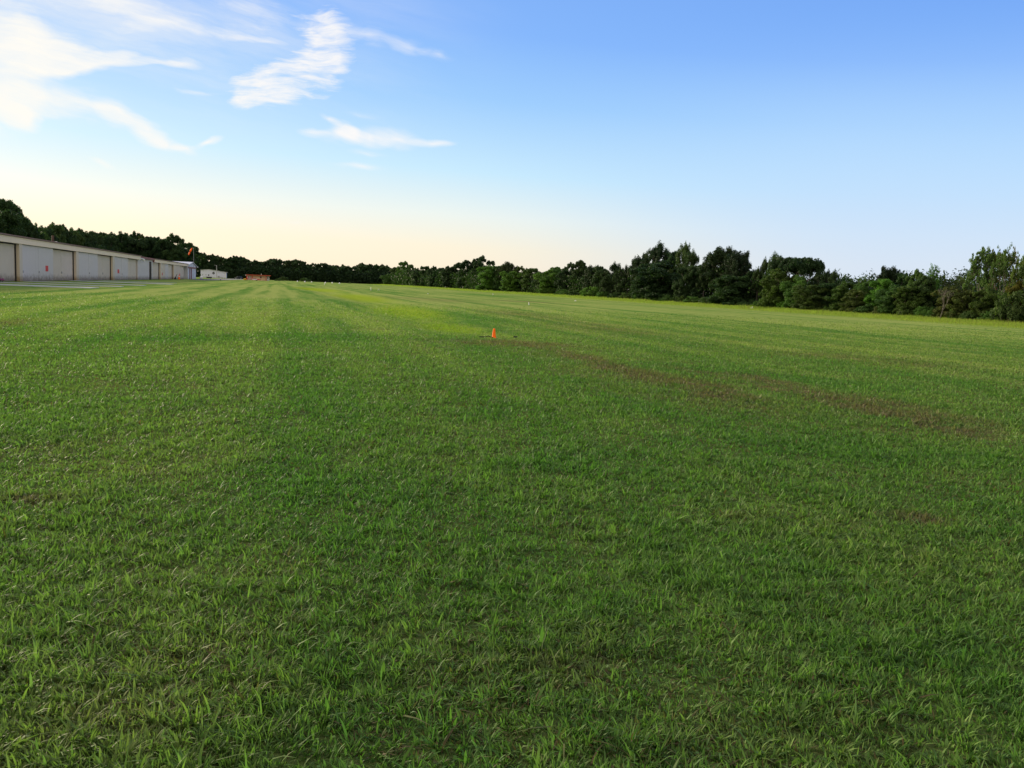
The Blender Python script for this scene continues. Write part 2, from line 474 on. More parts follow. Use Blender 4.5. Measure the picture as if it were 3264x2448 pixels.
def paint(name, col, rough=0.6, var=0.12, dirt=None, scale=1.2, metallic=0.0, ribs=None):
    """painted or plain surface with uneven wear; dirt = colour of the splash zone at its foot (object z)"""
    m, t, b = material(name)
    tc = t.add('ShaderNodeTexCoord')
    o = tc.outputs['Object']
    nz = t.noise(o, scale, 5, 0.65)
    kk = t.math('MULTIPLY_ADD', nz, var * 2, 1.0 - var)
    c = t.mix(1.0, (*col,), t.comb(kk, kk, kk), 'MULTIPLY')
    st = t.noise(t.scale(o, (2.5, 2.5, 0.12)), 1.0, 4, 0.6)
    c = t.mix(t.smooth(st, 0.55, 0.8, 0, 0.22), c, tuple(x * 0.6 for x in col))
    if dirt:
        z = t.sep(o)[2]
        nb = t.noise(t.scale(o, (1.3, 1.3, 2.2)), 1.0, 5, 0.7)
        f = t.smooth(t.math('MULTIPLY_ADD', nb, -1.5, z), -0.75, 0.30, 0.85, 0.0)
        c = t.mix(f, c, dirt)
    t.put(b.inputs['Base Color'], c)
    b.inputs['Roughness'].default_value = rough
    b.inputs['Metallic'].default_value = metallic
    b.inputs['Specular IOR Level'].default_value = 0.5 if metallic or rough < 0.35 else 0.15
    if ribs:
        wv = t.math('SINE', t.math('MULTIPLY', t.sep(o)[ribs[0]], ribs[1]))
        bp = t.add('ShaderNodeBump'); bp.inputs['Strength'].default_value = 0.5; bp.inputs['Distance'].default_value = 0.03
        t.put(bp.inputs['Height'], wv)
        t.l.new(bp.outputs[0], b.inputs['Normal'])
    return m


MUD = (0.15, 0.11, 0.08)
M['white_door'] = paint('white_door_paint', (0.57, 0.520, 0.485), 0.6, 0.06, MUD, ribs=(0, 26.0))
M['cream_door'] = paint('cream_door_paint', (0.59, 0.500, 0.395), 0.6, 0.07, MUD, ribs=(0, 26.0))
M['fascia'] = paint('cream_fascia', (0.78, 0.63, 0.46), 0.55, 0.05)
M['post'] = paint('tan_post', (0.57, 0.485, 0.375), 0.6, 0.08, (0.22, 0.14, 0.06))
M['roof_brown'] = paint('rusty_roof', (0.22, 0.14, 0.11), 0.7, 0.3)
M['red_trim'] = paint('red_trim', (0.17, 0.040, 0.045), 0.5, 0.15)
M['dark'] = paint('dark_metal', (0.035, 0.033, 0.034), 0.5, 0.2)
M['white'] = paint('white_sheet', (0.52, 0.54, 0.61), 0.45, 0.05, (0.40, 0.40, 0.38), ribs=(0, 18.0))
M['white_side'] = paint('white_side_sheet', (0.66, 0.68, 0.74), 0.45, 0.05, (0.40, 0.40, 0.38), ribs=(1, 18.0))
M['grey_roof'] = paint('galvanised_roof', (0.50, 0.51, 0.56), 0.4, 0.08, ribs=(0, 12.0))
M['far_white'] = paint('weathered_white', (0.54, 0.55, 0.65), 0.6, 0.08, (0.38, 0.40, 0.34))
M['plain_white'] = paint('white_plastic', (0.62, 0.62, 0.60), 0.45, 0.05)
M['lichen_white'] = paint('weathered_white_plastic', (0.60, 0.64, 0.46), 0.6, 0.1)
M['grey'] = paint('grey_paint', (0.32, 0.32, 0.33), 0.6, 0.1)
M['pale_grey'] = paint('pale_grey_paint', (0.46, 0.46, 0.44), 0.6, 0.1)
M['orange'] = paint('orange_vinyl', (0.95, 0.15, 0.004), 0.65, 0.06)
M['pale_orange'] = paint('faded_orange_vinyl', (0.86, 0.24, 0.07), 0.45, 0.06)
M['sock'] = paint('orange_nylon', (0.90, 0.11, 0.006), 0.6, 0.08)
M['black'] = paint('black_rubber', (0.014, 0.014, 0.013), 0.7, 0.2)
M['red_sign'] = paint('red_sign', (0.56, 0.010, 0.022), 0.45, 0.1)
M['sign_mark'] = paint('pale_sign_mark', (0.50, 0.03, 0.03), 0.5, 0.1)
M['hut_wall'] = paint('salmon_block_wall', (0.62, 0.42, 0.28), 0.75, 0.08)
M['hut_pink'] = paint('pale_porch_wall', (0.55, 0.40, 0.36), 0.75, 0.08)
M['hut_red'] = paint('brick_red_paint', (0.42, 0.075, 0.045), 0.6, 0.12)
M['yellow'] = paint('yellow_paint', (0.72, 0.42, 0.03), 0.45, 0.08)
M['plane_red'] = paint('aircraft_red', (0.42, 0.03, 0.03), 0.25, 0.04)
M['plane_white'] = paint('aircraft_white', (0.75, 0.70, 0.74), 0.3, 0.04)
M['car_body'] = paint('dark_green_car_paint', (0.012, 0.020, 0.020), 0.18, 0.05)
M['steel'] = paint('steel', (0.45, 0.45, 0.46), 0.35, 0.1, metallic=0.8)
M['timber'] = paint('weathered_timber', (0.20, 0.17, 0.14), 0.8, 0.2)
M['rust'] = paint('rusty_pipe', (0.07, 0.045, 0.036), 0.8, 0.25)
M['concrete'] = paint('concrete', (0.34, 0.36, 0.34), 0.85, 0.14, scale=0.6)
M['asphalt'] = paint('worn_asphalt', (0.09, 0.09, 0.095), 0.9, 0.2, scale=0.3)
M['magenta'] = paint('magenta_petals', (0.30, 0.02, 0.20), 0.6, 0.2)
m, t, b = material('window_glass'); M['glass'] = m
b.inputs['Base Color'].default_value = (0.03, 0.035, 0.04, 1); b.inputs['Roughness'].default_value = 0.08


# ------------------------------------------------------------------ mesh helpers
def mesh_np(name, verts, faces, mat, attrs=None, smooth=False):
    """uniform faces given as an (n, k) index array"""
    me = bpy.data.meshes.new(name)
    nv, (nf, k) = len(verts), faces.shape
    me.vertices.add(nv); me.loops.add(nf * k); me.polygons.add(nf)
    me.vertices.foreach_set('co', np.ascontiguousarray(verts, dtype=np.float32).ravel())
    me.loops.foreach_set('vertex_index', np.ascontiguousarray(faces, dtype=np.int32).ravel())
    me.polygons.foreach_set('loop_start', np.arange(0, nf * k, k, dtype=np.int32))
    me.polygons.foreach_set('loop_total', np.full(nf, k, dtype=np.int32))
    if smooth:
        me.polygons.foreach_set('use_smooth', np.ones(nf, dtype=bool))
    for nm, arr in (attrs or {}).items():
        a = me.attributes.new(nm, 'FLOAT', 'POINT')
        a.data.foreach_set('value', np.ascontiguousarray(arr, dtype=np.float32))
    me.materials.append(mat)
    me.update()
    me.validate()
    return me


class MB:
    """collects boxes, prisms, lofts and tubes into one mesh"""
    def __init__(s):
        s.v = []; s.f = []

    def _add(s, vs_, fs_):
        o = len(s.v)
        s.v += [tuple(p) for p in vs_]
        s.f += [tuple(i + o for i in f) for f in fs_]
        return s

    def box(s, x0, x1, y0, y1, z0, z1):
        vs_ = [(x, y, z) for z in (z0, z1) for y in (y0, y1) for x in (x0, x1)]
        return s._add(vs_, [(0, 2, 3, 1), (4, 5, 7, 6), (0, 1, 5, 4), (2, 6, 7, 3), (0, 4, 6, 2), (1, 3, 7, 5)])

    def prism(s, pts, axis, a0, a1):
        """polygon pts extruded along axis 0/1/2 from a0 to a1"""
        n = len(pts)

        def mk(p, a):
            q = list(p); q.insert(axis, a); return tuple(q)
        vs_ = [mk(p, a0) for p in pts] + [mk(p, a1) for p in pts]
        fs_ = [tuple(range(n))[::-1], tuple(range(n, 2 * n))]
        fs_ += [(i, (i + 1) % n, n + (i + 1) % n, n + i) for i in range(n)]
        return s._add(vs_, fs_)

    def loft(s, rings, closed=True):
        n = len(rings[0]); vs_ = [p for r in rings for p in r]; fs_ = []
        for k in range(len(rings) - 1):
            for i in range(n):
                j = (i + 1) % n
                fs_.append((k * n + i, k * n + j, (k + 1) * n + j, (k + 1) * n + i))
        if closed:
            fs_.append(tuple(range(n))[::-1]); fs_.append(tuple(range((len(rings) - 1) * n, len(rings) * n)))
        return s._add(vs_, fs_)

    def tube(s, pts, radii, n=8):
        pts = [Vector(p) for p in pts]
        rings = []
        for i, p in enumerate(pts):
            d = (pts[min(i + 1, len(pts) - 1)] - pts[max(i - 1, 0)]).normalized()
            a = d.cross(Vector((0, 0, 1)) if abs(d.z) < 0.9 else Vector((1, 0, 0))).normalized()
            c = d.cross(a)
            r = radii[i] if isinstance(radii, (list, tuple)) else radii
            rings.append([tuple(p + a * (r * math.cos(2 * math.pi * k / n)) + c * (r * math.sin(2 * math.pi * k / n))) for k in range(n)])
        return s.loft(rings)

    def lathe(s, prof, n=16, at=(0, 0, 0)):
        rings = [[(at[0] + r * math.cos(2 * math.pi * k / n), at[1] + r * math.sin(2 * math.pi * k / n), at[2] + z) for k in range(n)] for r, z in prof]
        return s.loft(rings)

    def wheel(s, c, r, wd, axis='y', n=14):
        pts = [(c[0], c[1] - wd / 2, c[2]), (c[0], c[1] + wd / 2, c[2])] if axis == 'y' else [(c[0] - wd / 2, c[1], c[2]), (c[0] + wd / 2, c[1], c[2])]
        a, b = Vector(pts[0]), Vector(pts[1]); d = b - a
        return s.tube([a, a + d * .12, b - d * .12, b], [r * .86, r, r, r * .86], n)

    def mesh(s, name, mat, bevel=0.0, smooth=False):
        me = bpy.data.meshes.new(name)
        me.from_pydata(s.v, [], s.f)
        me.materials.append(mat)
        import bmesh
        bm = bmesh.new(); bm.from_mesh(me)
        bmesh.ops.recalc_face_normals(bm, faces=bm.faces)
        if bevel:
            bmesh.ops.bevel(bm, geom=[e for e in bm.edges if len(e.link_faces) == 2 and e.calc_face_angle(0) > 0.7], offset=bevel, segments=2, affect='EDGES')
        bm.to_mesh(me); bm.free()
        if smooth:
            me.polygons.foreach_set('use_smooth', np.ones(len(me.polygons), dtype=bool))
        return me

    def build(s, name, mat, parent=None, bevel=0.0, smooth=False, label=None):
        o = link(name, s.mesh(name, mat, bevel, smooth), parent)
        if label: o['label'] = label
        return o


def link(name, me, parent=None):
    o = bpy.data.objects.new(name, me)
    COL.objects.link(o)
    if parent is not None:
        o.parent = parent
    return o


LABELS = set()


def tag(o, label, cat, group=None, kind=None):
    o['label'] = label; o['category'] = cat
    if group: o['group'] = group
    if kind: o['kind'] = kind
    n = len(label.split())
    if not 4 <= n <= 16: print('LABEL LENGTH', n, label)
    if label in LABELS: print('LABEL REPEATED', label)
    LABELS.add(label)
    return o


def thing(name, label, cat, loc, rot=0.0, group=None):
    o = bpy.data.objects.new(name, None)
    o.empty_display_size = 0.3
    COL.objects.link(o)
    o.location = loc; o.rotation_euler = (0, 0, rot)
    return tag(o, label, cat, group)


# ------------------------------------------------------------------ ground
SWALE = [uv(gp(x, y)) for x, y in ((1000, 921), (1150, 947), (1330, 1000), (1500, 1056))]
SW_U = np.array([p[0] for p in SWALE])[::-1]; SW_V = np.array([p[1] for p in SWALE])[::-1]


def terrain(x, y):
    u = x * UU.x + y * UU.y; v = x * VV.x + y * VV.y
    c = np.interp(u, SW_U, SW_V)
    amp = 0.20 * np.clip((u - 24) / 10, 0, 1) * np.clip((190 - u) / 60, 0, 1)
    return -amp * np.exp(-((v - c) / 2.4) ** 2)


def build_ground():
    us = np.unique(np.concatenate([np.linspace(-60, 0, 13), np.linspace(0, 220, 111), np.linspace(220, 900, 35), np.geomspace(900, 9000, 14)]))
    vs_ = np.unique(np.concatenate([-np.geomspace(60, 6000, 14), np.linspace(-60, -14, 12), np.linspace(-14, 34, 97), np.linspace(34, 90, 15), np.geomspace(90, 6000, 14)]))
    A, B = np.meshgrid(us, vs_, indexing='ij')
    X = A * UU.x + B * VV.x; Y = A * UU.y + B * VV.y
    Z = terrain(X, Y)
    nu, nv = A.shape
    idx = np.arange(nu * nv).reshape(nu, nv)
    f = np.stack([idx[:-1, :-1], idx[:-1, 1:], idx[1:, 1:], idx[1:, :-1]], -1).reshape(-1, 4)[:, ::-1]
    me = mesh_np('ground', np.stack([X, Y, Z], -1).reshape(-1, 3), f, M['ground'], smooth=True)
    o = link('ground', me); o['kind'] = 'structure'
    return o


build_ground()


def vnoise(x, y, seed, scale):
    """cheap smooth noise from a few turned sine waves, about -1..1"""
    r = np.random.default_rng(seed); s = 0
    for i in range(7):
        a = r.uniform(0, 2 * np.pi); k = scale * r.uniform(0.6, 1.9); ph = r.uniform(0, 6.28)
        s = s + np.sin((x * np.cos(a) + y * np.sin(a)) * k + ph + 1.3 * np.sin((x * np.sin(a) - y * np.cos(a)) * k * 0.7 + ph * 2))
    return s / 4.0


def build_grass():
    rng = np.random.default_rng(7)
    dens0, d0, ex = 14500.0, 3.6, 1.60
    dmin, dmax, half = 2.0, 75.0, R(37.5)
    # radii drawn from the density profile
    ds = np.linspace(dmin, dmax, 4000)
    prof = dens0 * np.minimum(1, (d0 / ds) ** ex) * 2 * half * ds
    prof *= np.clip((dmax - ds) / 42, 0, 1)
    cdf = np.cumsum(prof); total = int(cdf[-1] * (ds[1] - ds[0]))
    d = np.interp(rng.random(total) * cdf[-1], cdf, ds)
    a = rng.uniform(-half, half, total)
    x, y = d * np.sin(a), d * np.cos(a)
    # uneven cover: clumps and thin places
    cl = vnoise(x, y, 3, 5.0) * 0.6 + vnoise(x, y, 4, 1.1) * 0.6 + vnoise(x, y, 5, 16.0) * 0.45
    keep = rng.random(total) < np.clip(0.76 + 0.40 * cl, 0.25, 1)
    x, y, d, cl = x[keep], y[keep], d[keep], cl[keep]
    n = len(x)
    gw = np.maximum(1, (d / 4.5) ** 0.76)
    h = 0.033 * np.exp(rng.normal(0, 0.36, n)) * (1 + 0.28 * np.clip(cl, -1, 1.3))
    wd = 0.0031 * gw * np.exp(rng.normal(0, 0.35, n))
    dryp = np.clip(0.10 + 0.15 * vnoise(x, y, 11, 1.6) + 0.15 * vnoise(x, y, 12, 6.0), 0.03, 0.5)
    dryp *= np.clip(1.2 - d / 60, 0.35, 1)
    dry = (rng.random(n) < dryp).astype(float) * rng.uniform(0.55, 1.0, n)
    h = np.where(dry > 0, h * 0.75, h)
    # blades rise in tufts: most lean outward from the middle of their own tuft
    cs = 0.075
    jx, jy = np.floor(x / cs + 0.35 * np.sin(y * 31)), np.floor(y / cs + 0.35 * np.sin(x * 27))
    hash1 = np.modf(np.abs(np.sin(jx * 12.9898 + jy * 78.233) * 43758.5453))[0]
    hash2 = np.modf(np.abs(np.sin(jx * 39.346 + jy * 11.135) * 24634.6345))[0]
    cx, cy = (jx + 0.2 + 0.6 * hash1) * cs, (jy + 0.2 + 0.6 * hash2) * cs
    tuft = (rng.random(n) < 0.72) & (d < 16)
    ox, oy = x - cx, y - cy
    x = np.where(tuft, cx + ox * 0.68, x); y = np.where(tuft, cy + oy * 0.68, y)
    h = np.where(d < 16, h * (0.70 + 0.65 * hash2), h)
    phi = 2.0 * vnoise(x, y, 21, 2.2) + 1.6 * vnoise(x, y, 22, 9.0) + rng.normal(0, 1.7, n)
    phi = np.where(tuft, np.arctan2(oy, ox) + 0.5 * vnoise(x, y, 21, 2.2) + rng.normal(0, 0.45, n), phi)
    lean = np.clip(rng.gamma(2.0, 0.30, n) + tuft * 0.25, 0.05, 1.8) * np.where(dry > 0, 1.6, 1.0)
    ca, sa = np.cos(phi), np.sin(phi)
    facing = phi + np.pi / 2 + rng.normal(0, 0.7, n)
    wx, wy = np.cos(facing), np.sin(facing)
    z0 = terrain(x, y) - 0.004
    rnd = np.where(d < 16, 0.55 * rng.random(n) + 0.45 * hash1, 0.5 + (rng.random(n) - 0.5) * np.clip(1.35 - d / 38, 0.35, 1))
    V, Fc, A1, A2 = [], [], [], []
    off = 0

    def pts(sel, tt, wf):
        hh, ll = h[sel], lean[sel]
        L = hh * np.sqrt(1 + 0.25 * ll)
        fx = L * ll * tt ** 1.8 * 0.75
        zz = L * (tt - 0.30 * np.minimum(ll, 1.6) * tt ** 2.2)
        px = x[sel] + ca[sel] * fx; py = y[sel] + sa[sel] * fx; pz = z0[sel] + np.maximum(zz, 0.004)
        w2 = wd[sel] * wf
        return (np.stack([px - wx[sel] * w2, py - wy[sel] * w2, pz], -1), np.stack([px + wx[sel] * w2, py + wy[sel] * w2, pz], -1))

    for lo, hi, rings in ((0, 11, ((0, .75), (.38, 1.0), (.72, .72), (1, .06))), (11, 30, ((0, .9), (.6, .9), (1, .08))), (30, 200, ((0, 1.1), (1, .15)))):
        sel = np.where((d >= lo) & (d < hi))[0]
        m_ = len(sel)
        if not m_: continue
        cols = []
        for tt, wf in rings:
            l_, r_ = pts(sel, tt, wf); cols += [l_, r_]
        vv = np.stack(cols, 1)                       # m, 2k, 3
        kk = vv.shape[1]
        V.append(vv.reshape(-1, 3))
        base = off + np.arange(m_)[:, None] * kk
        for q in range(len(rings) - 1):
            Fc.append(base + np.array([[2 * q, 2 * q + 1, 2 * q + 3, 2 * q + 2]]))
        A1.append(np.repeat(rnd[sel], kk)); A2.append(np.repeat(dry[sel], kk))
        off += m_ * kk
    me = mesh_np('grass', np.concatenate(V), np.concatenate(Fc), M['blade'], {'rnd': np.concatenate(A1), 'dry': np.concatenate(A2)})
    o = link('grass', me)
    tag(o, 'short mown green grass with dry brown blades across the field', 'grass', kind='stuff')
    print('blades', n)
    # clover and other small flat leaves low in the sward
    n = 60000
    d = np.sqrt(rng.uniform(2.0 ** 2, 9.0 ** 2, n)); a = rng.uniform(-half, half, n)
    x, y = d * np.sin(a), d * np.cos(a)
    k = rng.random(n) < np.clip(0.15 + 0.55 * vnoise(x, y, 31, 1.9), 0, 1)
    x, y = x[k], y[k]; n = len(x)
    z = terrain(x, y) + rng.uniform(0.008, 0.034, n)
    r = rng.uniform(0.004, 0.0085, n); th = rng.uniform(0, 6.28, n)
    tx, ty = rng.normal(0, 0.35, n), rng.normal(0, 0.35, n)
    vv = []
    for q in range(4):
        cx, cy = np.cos(th + q * np.pi / 2) * r, np.sin(th + q * np.pi / 2) * r
        vv.append(np.stack([x + cx, y + cy, z + cx * tx + cy * ty], -1))
    V = np.stack(vv, 1).reshape(-1, 3)
    me = mesh_np('clover', V, np.arange(n * 4).reshape(-1, 4), M['blade'], {'rnd': np.repeat(rng.random(n), 4) * 0.8, 'dry': np.repeat((rng.random(n) < 0.12) * 0.8, 4)})
    tag(link('clover', me), 'small round clover leaves low among the near grass', 'clover', kind='stuff')


build_grass()

TREE_V = uv(gp(2250, 908 + 0.0645 * 1000))[1]     # how far to the right the tree line stands


def build_tall_grass():
    rng = np.random.default_rng(17)
    n = 150000
    u = 45 * np.exp(rng.random(n) * math.log(560 / 45))
    v = TREE_V - 1.0 - np.abs(rng.normal(0, 4.6, n)) - vnoise(u, u * 0, 5, 0.08) * 1.0
    x, y = u * UU.x + v * VV.x, u * UU.y + v * VV.y
    q = gp(2397, 985)                        # mown clear round the edge light
    k = np.hypot(x - q.x, y - q.y) > 2.6
    x, y, u, v = x[k], y[k], u[k], v[k]; n = len(x)
    dist = np.hypot(x, y)
    edge = np.clip((v - (TREE_V - 12)) / 10, 0, 1)
    h = (0.07 + 0.25 * edge ** 1.3) * np.exp(rng.normal(0, 0.22, n)) * (1 + 0.2 * vnoise(x, y, 6, 0.7))
    w = 0.011 * np.maximum(1, dist / 60) * np.exp(rng.normal(0, 0.25, n))
    ph = rng.uniform(0, 6.28, n); ln = rng.uniform(0, 0.35, n) * h
    fx = rng.uniform(0, 6.28, n)
    z = terrain(x, y) - 0.01
    a = np.stack([x - np.cos(fx) * w, y - np.sin(fx) * w, z], -1)
    b = np.stack([x + np.cos(fx) * w, y + np.sin(fx) * w, z], -1)
    tx, ty = x + np.cos(ph) * ln, y + np.sin(ph) * ln
    c = np.stack([tx + np.cos(fx) * w * .25, ty + np.sin(fx) * w * .25, z + h], -1)
    e = np.stack([tx - np.cos(fx) * w * .25, ty - np.sin(fx) * w * .25, z + h], -1)
    V = np.stack([a, b, c, e], 1).reshape(-1, 3)
    me = mesh_np('tall_grass', V, np.arange(n * 4).reshape(-1, 4), M['tall'], {'rnd': np.repeat(rng.random(n), 4)})
    tag(link('tall_grass', me), 'strip of taller yellow-green unmown grass along the right tree line', 'tall grass', kind='stuff')


build_tall_grass()


# ------------------------------------------------------------------ hangars
FRONT = uv(gp(64, 897.2))[1]                      # lateral position of the doors (negative = left)


def hu(px):                                       # distance along the row of a point on the door plane
    return uv(at_v(px, 888, FRONT))[0]


def hz(px, py):                                   # its height
    return at_v(px, py, FRONT).z


def row_thing(name, label, cat, u, v=None):
    p = xy(u, FRONT if v is None else v)
    return thing(name, label, cat, p, ROW)        # local x along the row, local y away from the runway


def door(parent, x0, x1, y, zt, mat, name='door_panel', handle=None, sign=None, thick=0.06):
    b = MB().box(x0, x1, y, y + thick, 0.04, zt)
    dp = b.build(name, mat, parent, bevel=0.01)
    if handle is not None:
        MB().box(handle - 0.10, handle + 0.10, y - 0.07, y - 0.003, 1.0, 1.28).build('handle', M['grey'], dp)
    if sign is not None:
        sx0, sx1, sz0, sz1 = sign
        s_ = MB().box(sx0, sx1, y - 0.03, y - 0.003, sz0, sz1).build('sign', M['red_sign'], dp, label='red notice board')
        MB().box(sx0 + (sx1 - sx0) * .12, sx0 + (sx1 - sx0) * .5, y - 0.036, y - 0.031, sz0 + (sz1 - sz0) * .3, sz0 + (sz1 - sz0) * .62).build('sign_marking', M['sign_mark'], s_)
    return dp


def hangar_row():
    u0 = hu(64)
    L = lambda px: hu(px) - u0
    zf, zs = hz(64, 757.4), hz(64, 777.5)         # top and bottom of the fascia
    xl, xr = L(-330), L(441.5)
    t = row_thing('hangar_row', 'long cream hangar row with white sliding doors, nearest at left edge', 'hangar', u0)
    dep = 14.0
    b = MB()
    b.box(xl, xr, dep - .15, dep, 0, zf)                              # back wall
    b.box(xl, xl + .15, 1.0, dep - .15, 0, zf)
    b.box(xr - .15, xr, 0.75, dep - .15, 0, zs)
    b.build('wall', M['cream_door'], t)
    MB().box(xl, xr, 0.62, 0.70, 0.0, 0.10).build('door_sill', M['concrete'], t)
    MB().box(xl, L(447.5), -0.12, 0.06, zs, zf).build('fascia', M['fascia'], t, bevel=0.02)
    MB().box(xl, xr, 0.061, 0.95, zs - 0.02, zs + .04).build('soffit', M['dark'], t)
    r = MB()
    r.prism([(-0.30, zf + .02), (-0.30, zf + .16), (dep * .5, zf + .55), (dep + .3, zf + .16), (dep + .3, zf + .02)], 0, xl - .2, L(447.6))
    ro = r.build('roof', M['roof_brown'], t)
    x = L(201)
    MB().tube([(x, 1.2, zf), (x, 1.2, zf + 1.15)], 0.16, 8).build('vent_pipe', M['rust'], ro)
    MB().tube([(L(206), 1.0, zf), (L(206), 1.0, zf + .38)], 0.14, 8).build('vent_pipe', M['plain_white'], ro)
    MB().tube([(L(57), 1.6, zf), (L(57), 1.6, zf + .34)], 0.16, 8).build('vent_pipe', M['plain_white'], ro)
    sg = lambda a, c, y0, y1: (L(a), L(c), hz((a + c) / 2, y1), hz((a + c) / 2, y0))
    P_, Rr = 0.12, 0.45                          # the two door tracks
    for a, c, y, mat, hd, sign in (
            (-330, -190, P_, 'white_door', None, None), (-190, -80, P_, 'white_door', None, None), (-80, -8, Rr, 'cream_door', None, None), (-8, 62.5, Rr, 'cream_door', None, None),
            (73, 126.2, P_, 'white_door', 77, None), (126.6, 173.5, P_, 'white_door', 128, (149, 157, 847, 865)),
            (172, 206.3, Rr, 'cream_door', None, None), (206.7, 243, Rr, 'cream_door', 208, None),
            (251.8, 285.8, P_, 'white_door', None, None), (286.1, 314.5, P_, 'white_door', 287, None), (313, 335, Rr, 'cream_door', None, None), (335.3, 359.4, Rr, 'cream_door', 336.5, None),
            (366.5, 389.4, P_, 'white_door', None, (377, 382, 858.6, 871)), (389.7, 410, P_, 'white_door', 391, None), (409, 422, Rr, 'cream_door', None, None), (422.2, 440.5, Rr, 'cream_door', None, None)):
        door(t, L(a), L(c), y, zs - .05 if y == P_ else zs - .12, M[mat], handle=None if hd is None else L(hd), sign=None if sign is None else sg(*sign))
    for a, c in ((62.8, 72.6), (243.4, 251.4), (359.7, 366.2)):
        MB().box(L(a), L(c), -0.02, 0.60, 0, zs - .003).build('post', M['post'], t, bevel=0.02)
    for a in (62.2, 243.1, 359.5):
        MB().box(L(a) - .12, L(a) + .02, 0.30, 0.44, 0, zs - .06).build('door_gap', M['dark'], t)
    fx = L(451)
    MB().tube([(L(447.4), .02, zf - .42), (fx, -.25, zf - .5), (fx + .4, -.45, zf - .75)], [.08, .16, .3], 10).build('floodlight', M['plain_white'], t)
    # the plain infill wall beside it, under a red beam
    t2 = row_thing('infill_shed', 'plain white shed wall under a red beam, between the two hangar rows', 'shed', hu(442))
    L2 = lambda px: hu(px) - hu(442)
    zt = hz(470, 827.5)
    MB().box(0.0, L2(489.5), 0.20, 9.0, 0, zt).build('wall', M['white_door'], t2)
    MB().box(L2(448.4), L2(495), -0.10, 9.2, zt + .01, hz(470, 820.5)).build('roof_beam', M['red_trim'], t2)
    MB().box(L2(489.7), L2(491.8), -0.05, 0.2, hz(490, 834.5), zt).build('bracket', M['red_trim'], t2)
    MB().box(L2(479.2), L2(481.8), -0.10, 0.19, 0, hz(480, 834)).build('post', M['dark'], t2)
    # second hangar row
    u3 = hu(482.5)
    t3 = row_thing('hangar_row', 'shorter far hangar row with cream doors and an orange cone in front', 'hangar', u3)
    L3 = lambda px: hu(px) - u3
    zf3, zs3 = hz(545, 834.3), hz(545, 842.6)
    xr3 = L3(590.5)
    b = MB()
    b.box(L3(483), xr3, 9.85, 10.0, 0, zf3); b.box(xr3 - .15, xr3, .65, 9.85, 0, zs3); b.box(L3(490), L3(490) + .15, .65, 9.85, 0, zs3)
    b.build('wall', M['cream_door'], t3)
    MB().box(L3(492.2), L3(598.6), -0.12, 0.06, zs3, zf3).build('fascia', M['fascia'], t3, bevel=.02)
    r = MB(); r.prism([(-0.3, zf3 + .02), (-0.3, zf3 + .17), (5, zf3 + .45), (10.3, zf3 + .17), (10.3, zf3 + .02)], 0, L3(492), L3(599.5))
    r.build('roof', M['roof_brown'], t3)
    MB().box(L3(563) - .4, L3(563) + .4, -.22, -.121, zs3 + .45, zs3 + .75).build('wall_lamp', M['grey'], t3)
    MB().box(L3(541), L3(545), -.16, -.121, zs3 + .62, zs3 + .82).build('number_plate', M['pale_grey'], t3)
    sg3 = lambda a, c, y0, y1: (L3(a), L3(c), hz((a + c) / 2, y1), hz((a + c) / 2, y0))
    for a, c, y, mat, sign in ((482.6, 485.8, P_, 'cream_door', None), (486, 511, Rr, 'cream_door', None),
                               (516.5, 528, P_, 'cream_door', (517.3, 520, 869, 877.7)), (528.2, 538.2, P_, 'white_door', None), (537.6, 553, Rr, 'cream_door', None),
                               (557.5, 566, P_, 'cream_door', None), (566.2, 575, P_, 'cream_door', (572.8, 575, 872, 879.5)), (574.6, 590, Rr, 'cream_door', None)):
        door(t3, L3(a), L3(c), y, zs3 - .05 if y == P_ else zs3 - .12, M[mat], sign=None if sign is None else sg3(*sign))
    for a, c in ((511.4, 516.1), (553.5, 557.1)):
        MB().box(L3(a), L3(c), -.02, .6, 0, zs3 - .003).build('post', M['post'], t3, bevel=.02)
    for a in (511.2, 553.2):
        MB().box(L3(a) - .15, L3(a) + .02, .30, .44, 0, zs3 - .06).build('door_gap', M['dark'], t3)
    # gabled white building, gable end to the runway
    u4 = hu(598.6)
    t4 = row_thing('gabled_building', 'white gabled shed with grey roof and red door frame, under the windsock', 'building', u4)
    L4 = lambda px: hu(px) - u4
    wd = L4(624.5)
    ze, zp = hz(599, 845), hz(611.5, 837)
    far = 24.0
    bw = MB().prism([(0, 0), (wd, 0), (wd, ze), (wd / 2, zp), (0, ze)], 1, 0, far)
    bw.build('wall', M['white'], t4)
    r = MB()
    for s in (0, 1):
        q = [(-.35, ze - .02), (wd / 2, zp + .03), (wd / 2, zp + .22), (-.35, ze + .15)]
        if s: q = [(wd - a, z) for a, z in q]
        r.prism(q, 1, -.35, far + .3)
    r.build('roof', M['grey_roof'], t4)
    zt = hz(611, 851.5)
    MB().box(L4(600), L4(623), -.30, -.003, zt - .45, zt).build('door_track', M['red_trim'], t4)
    for a in (604.2, 609.2):
        MB().box(L4(a) - .32, L4(a) + .32, -.22, -.003, 0, zt - .452).build('door_post', M['red_trim'], t4)
    MB().box(L4(610), L4(622), -.10, -.003, .05, zt - .46).build('sliding_door', M['white'], t4)
    MB().box(L4(614), L4(614) + .8, -.13, -.103, 1.2, 1.9).build('door_plate', M['grey'], t4)
    MB().lathe([(.05, 0), (.28, .1), (.28, .3), (.1, .42)], 10, (wd + .2, -.5, ze - .5)).build('lamp', M['plain_white'], t4)
    # windsock on the gable
    zb, zt = hz(612.5, 851), hz(612.9, 789.5)
    w = thing('windsock', 'limp orange windsock on a thin grey pole above the white gable', 'windsock', xy(hu(612.9), FRONT + .45) + Vector((0, 0, zb)))
    hh = zt - zb
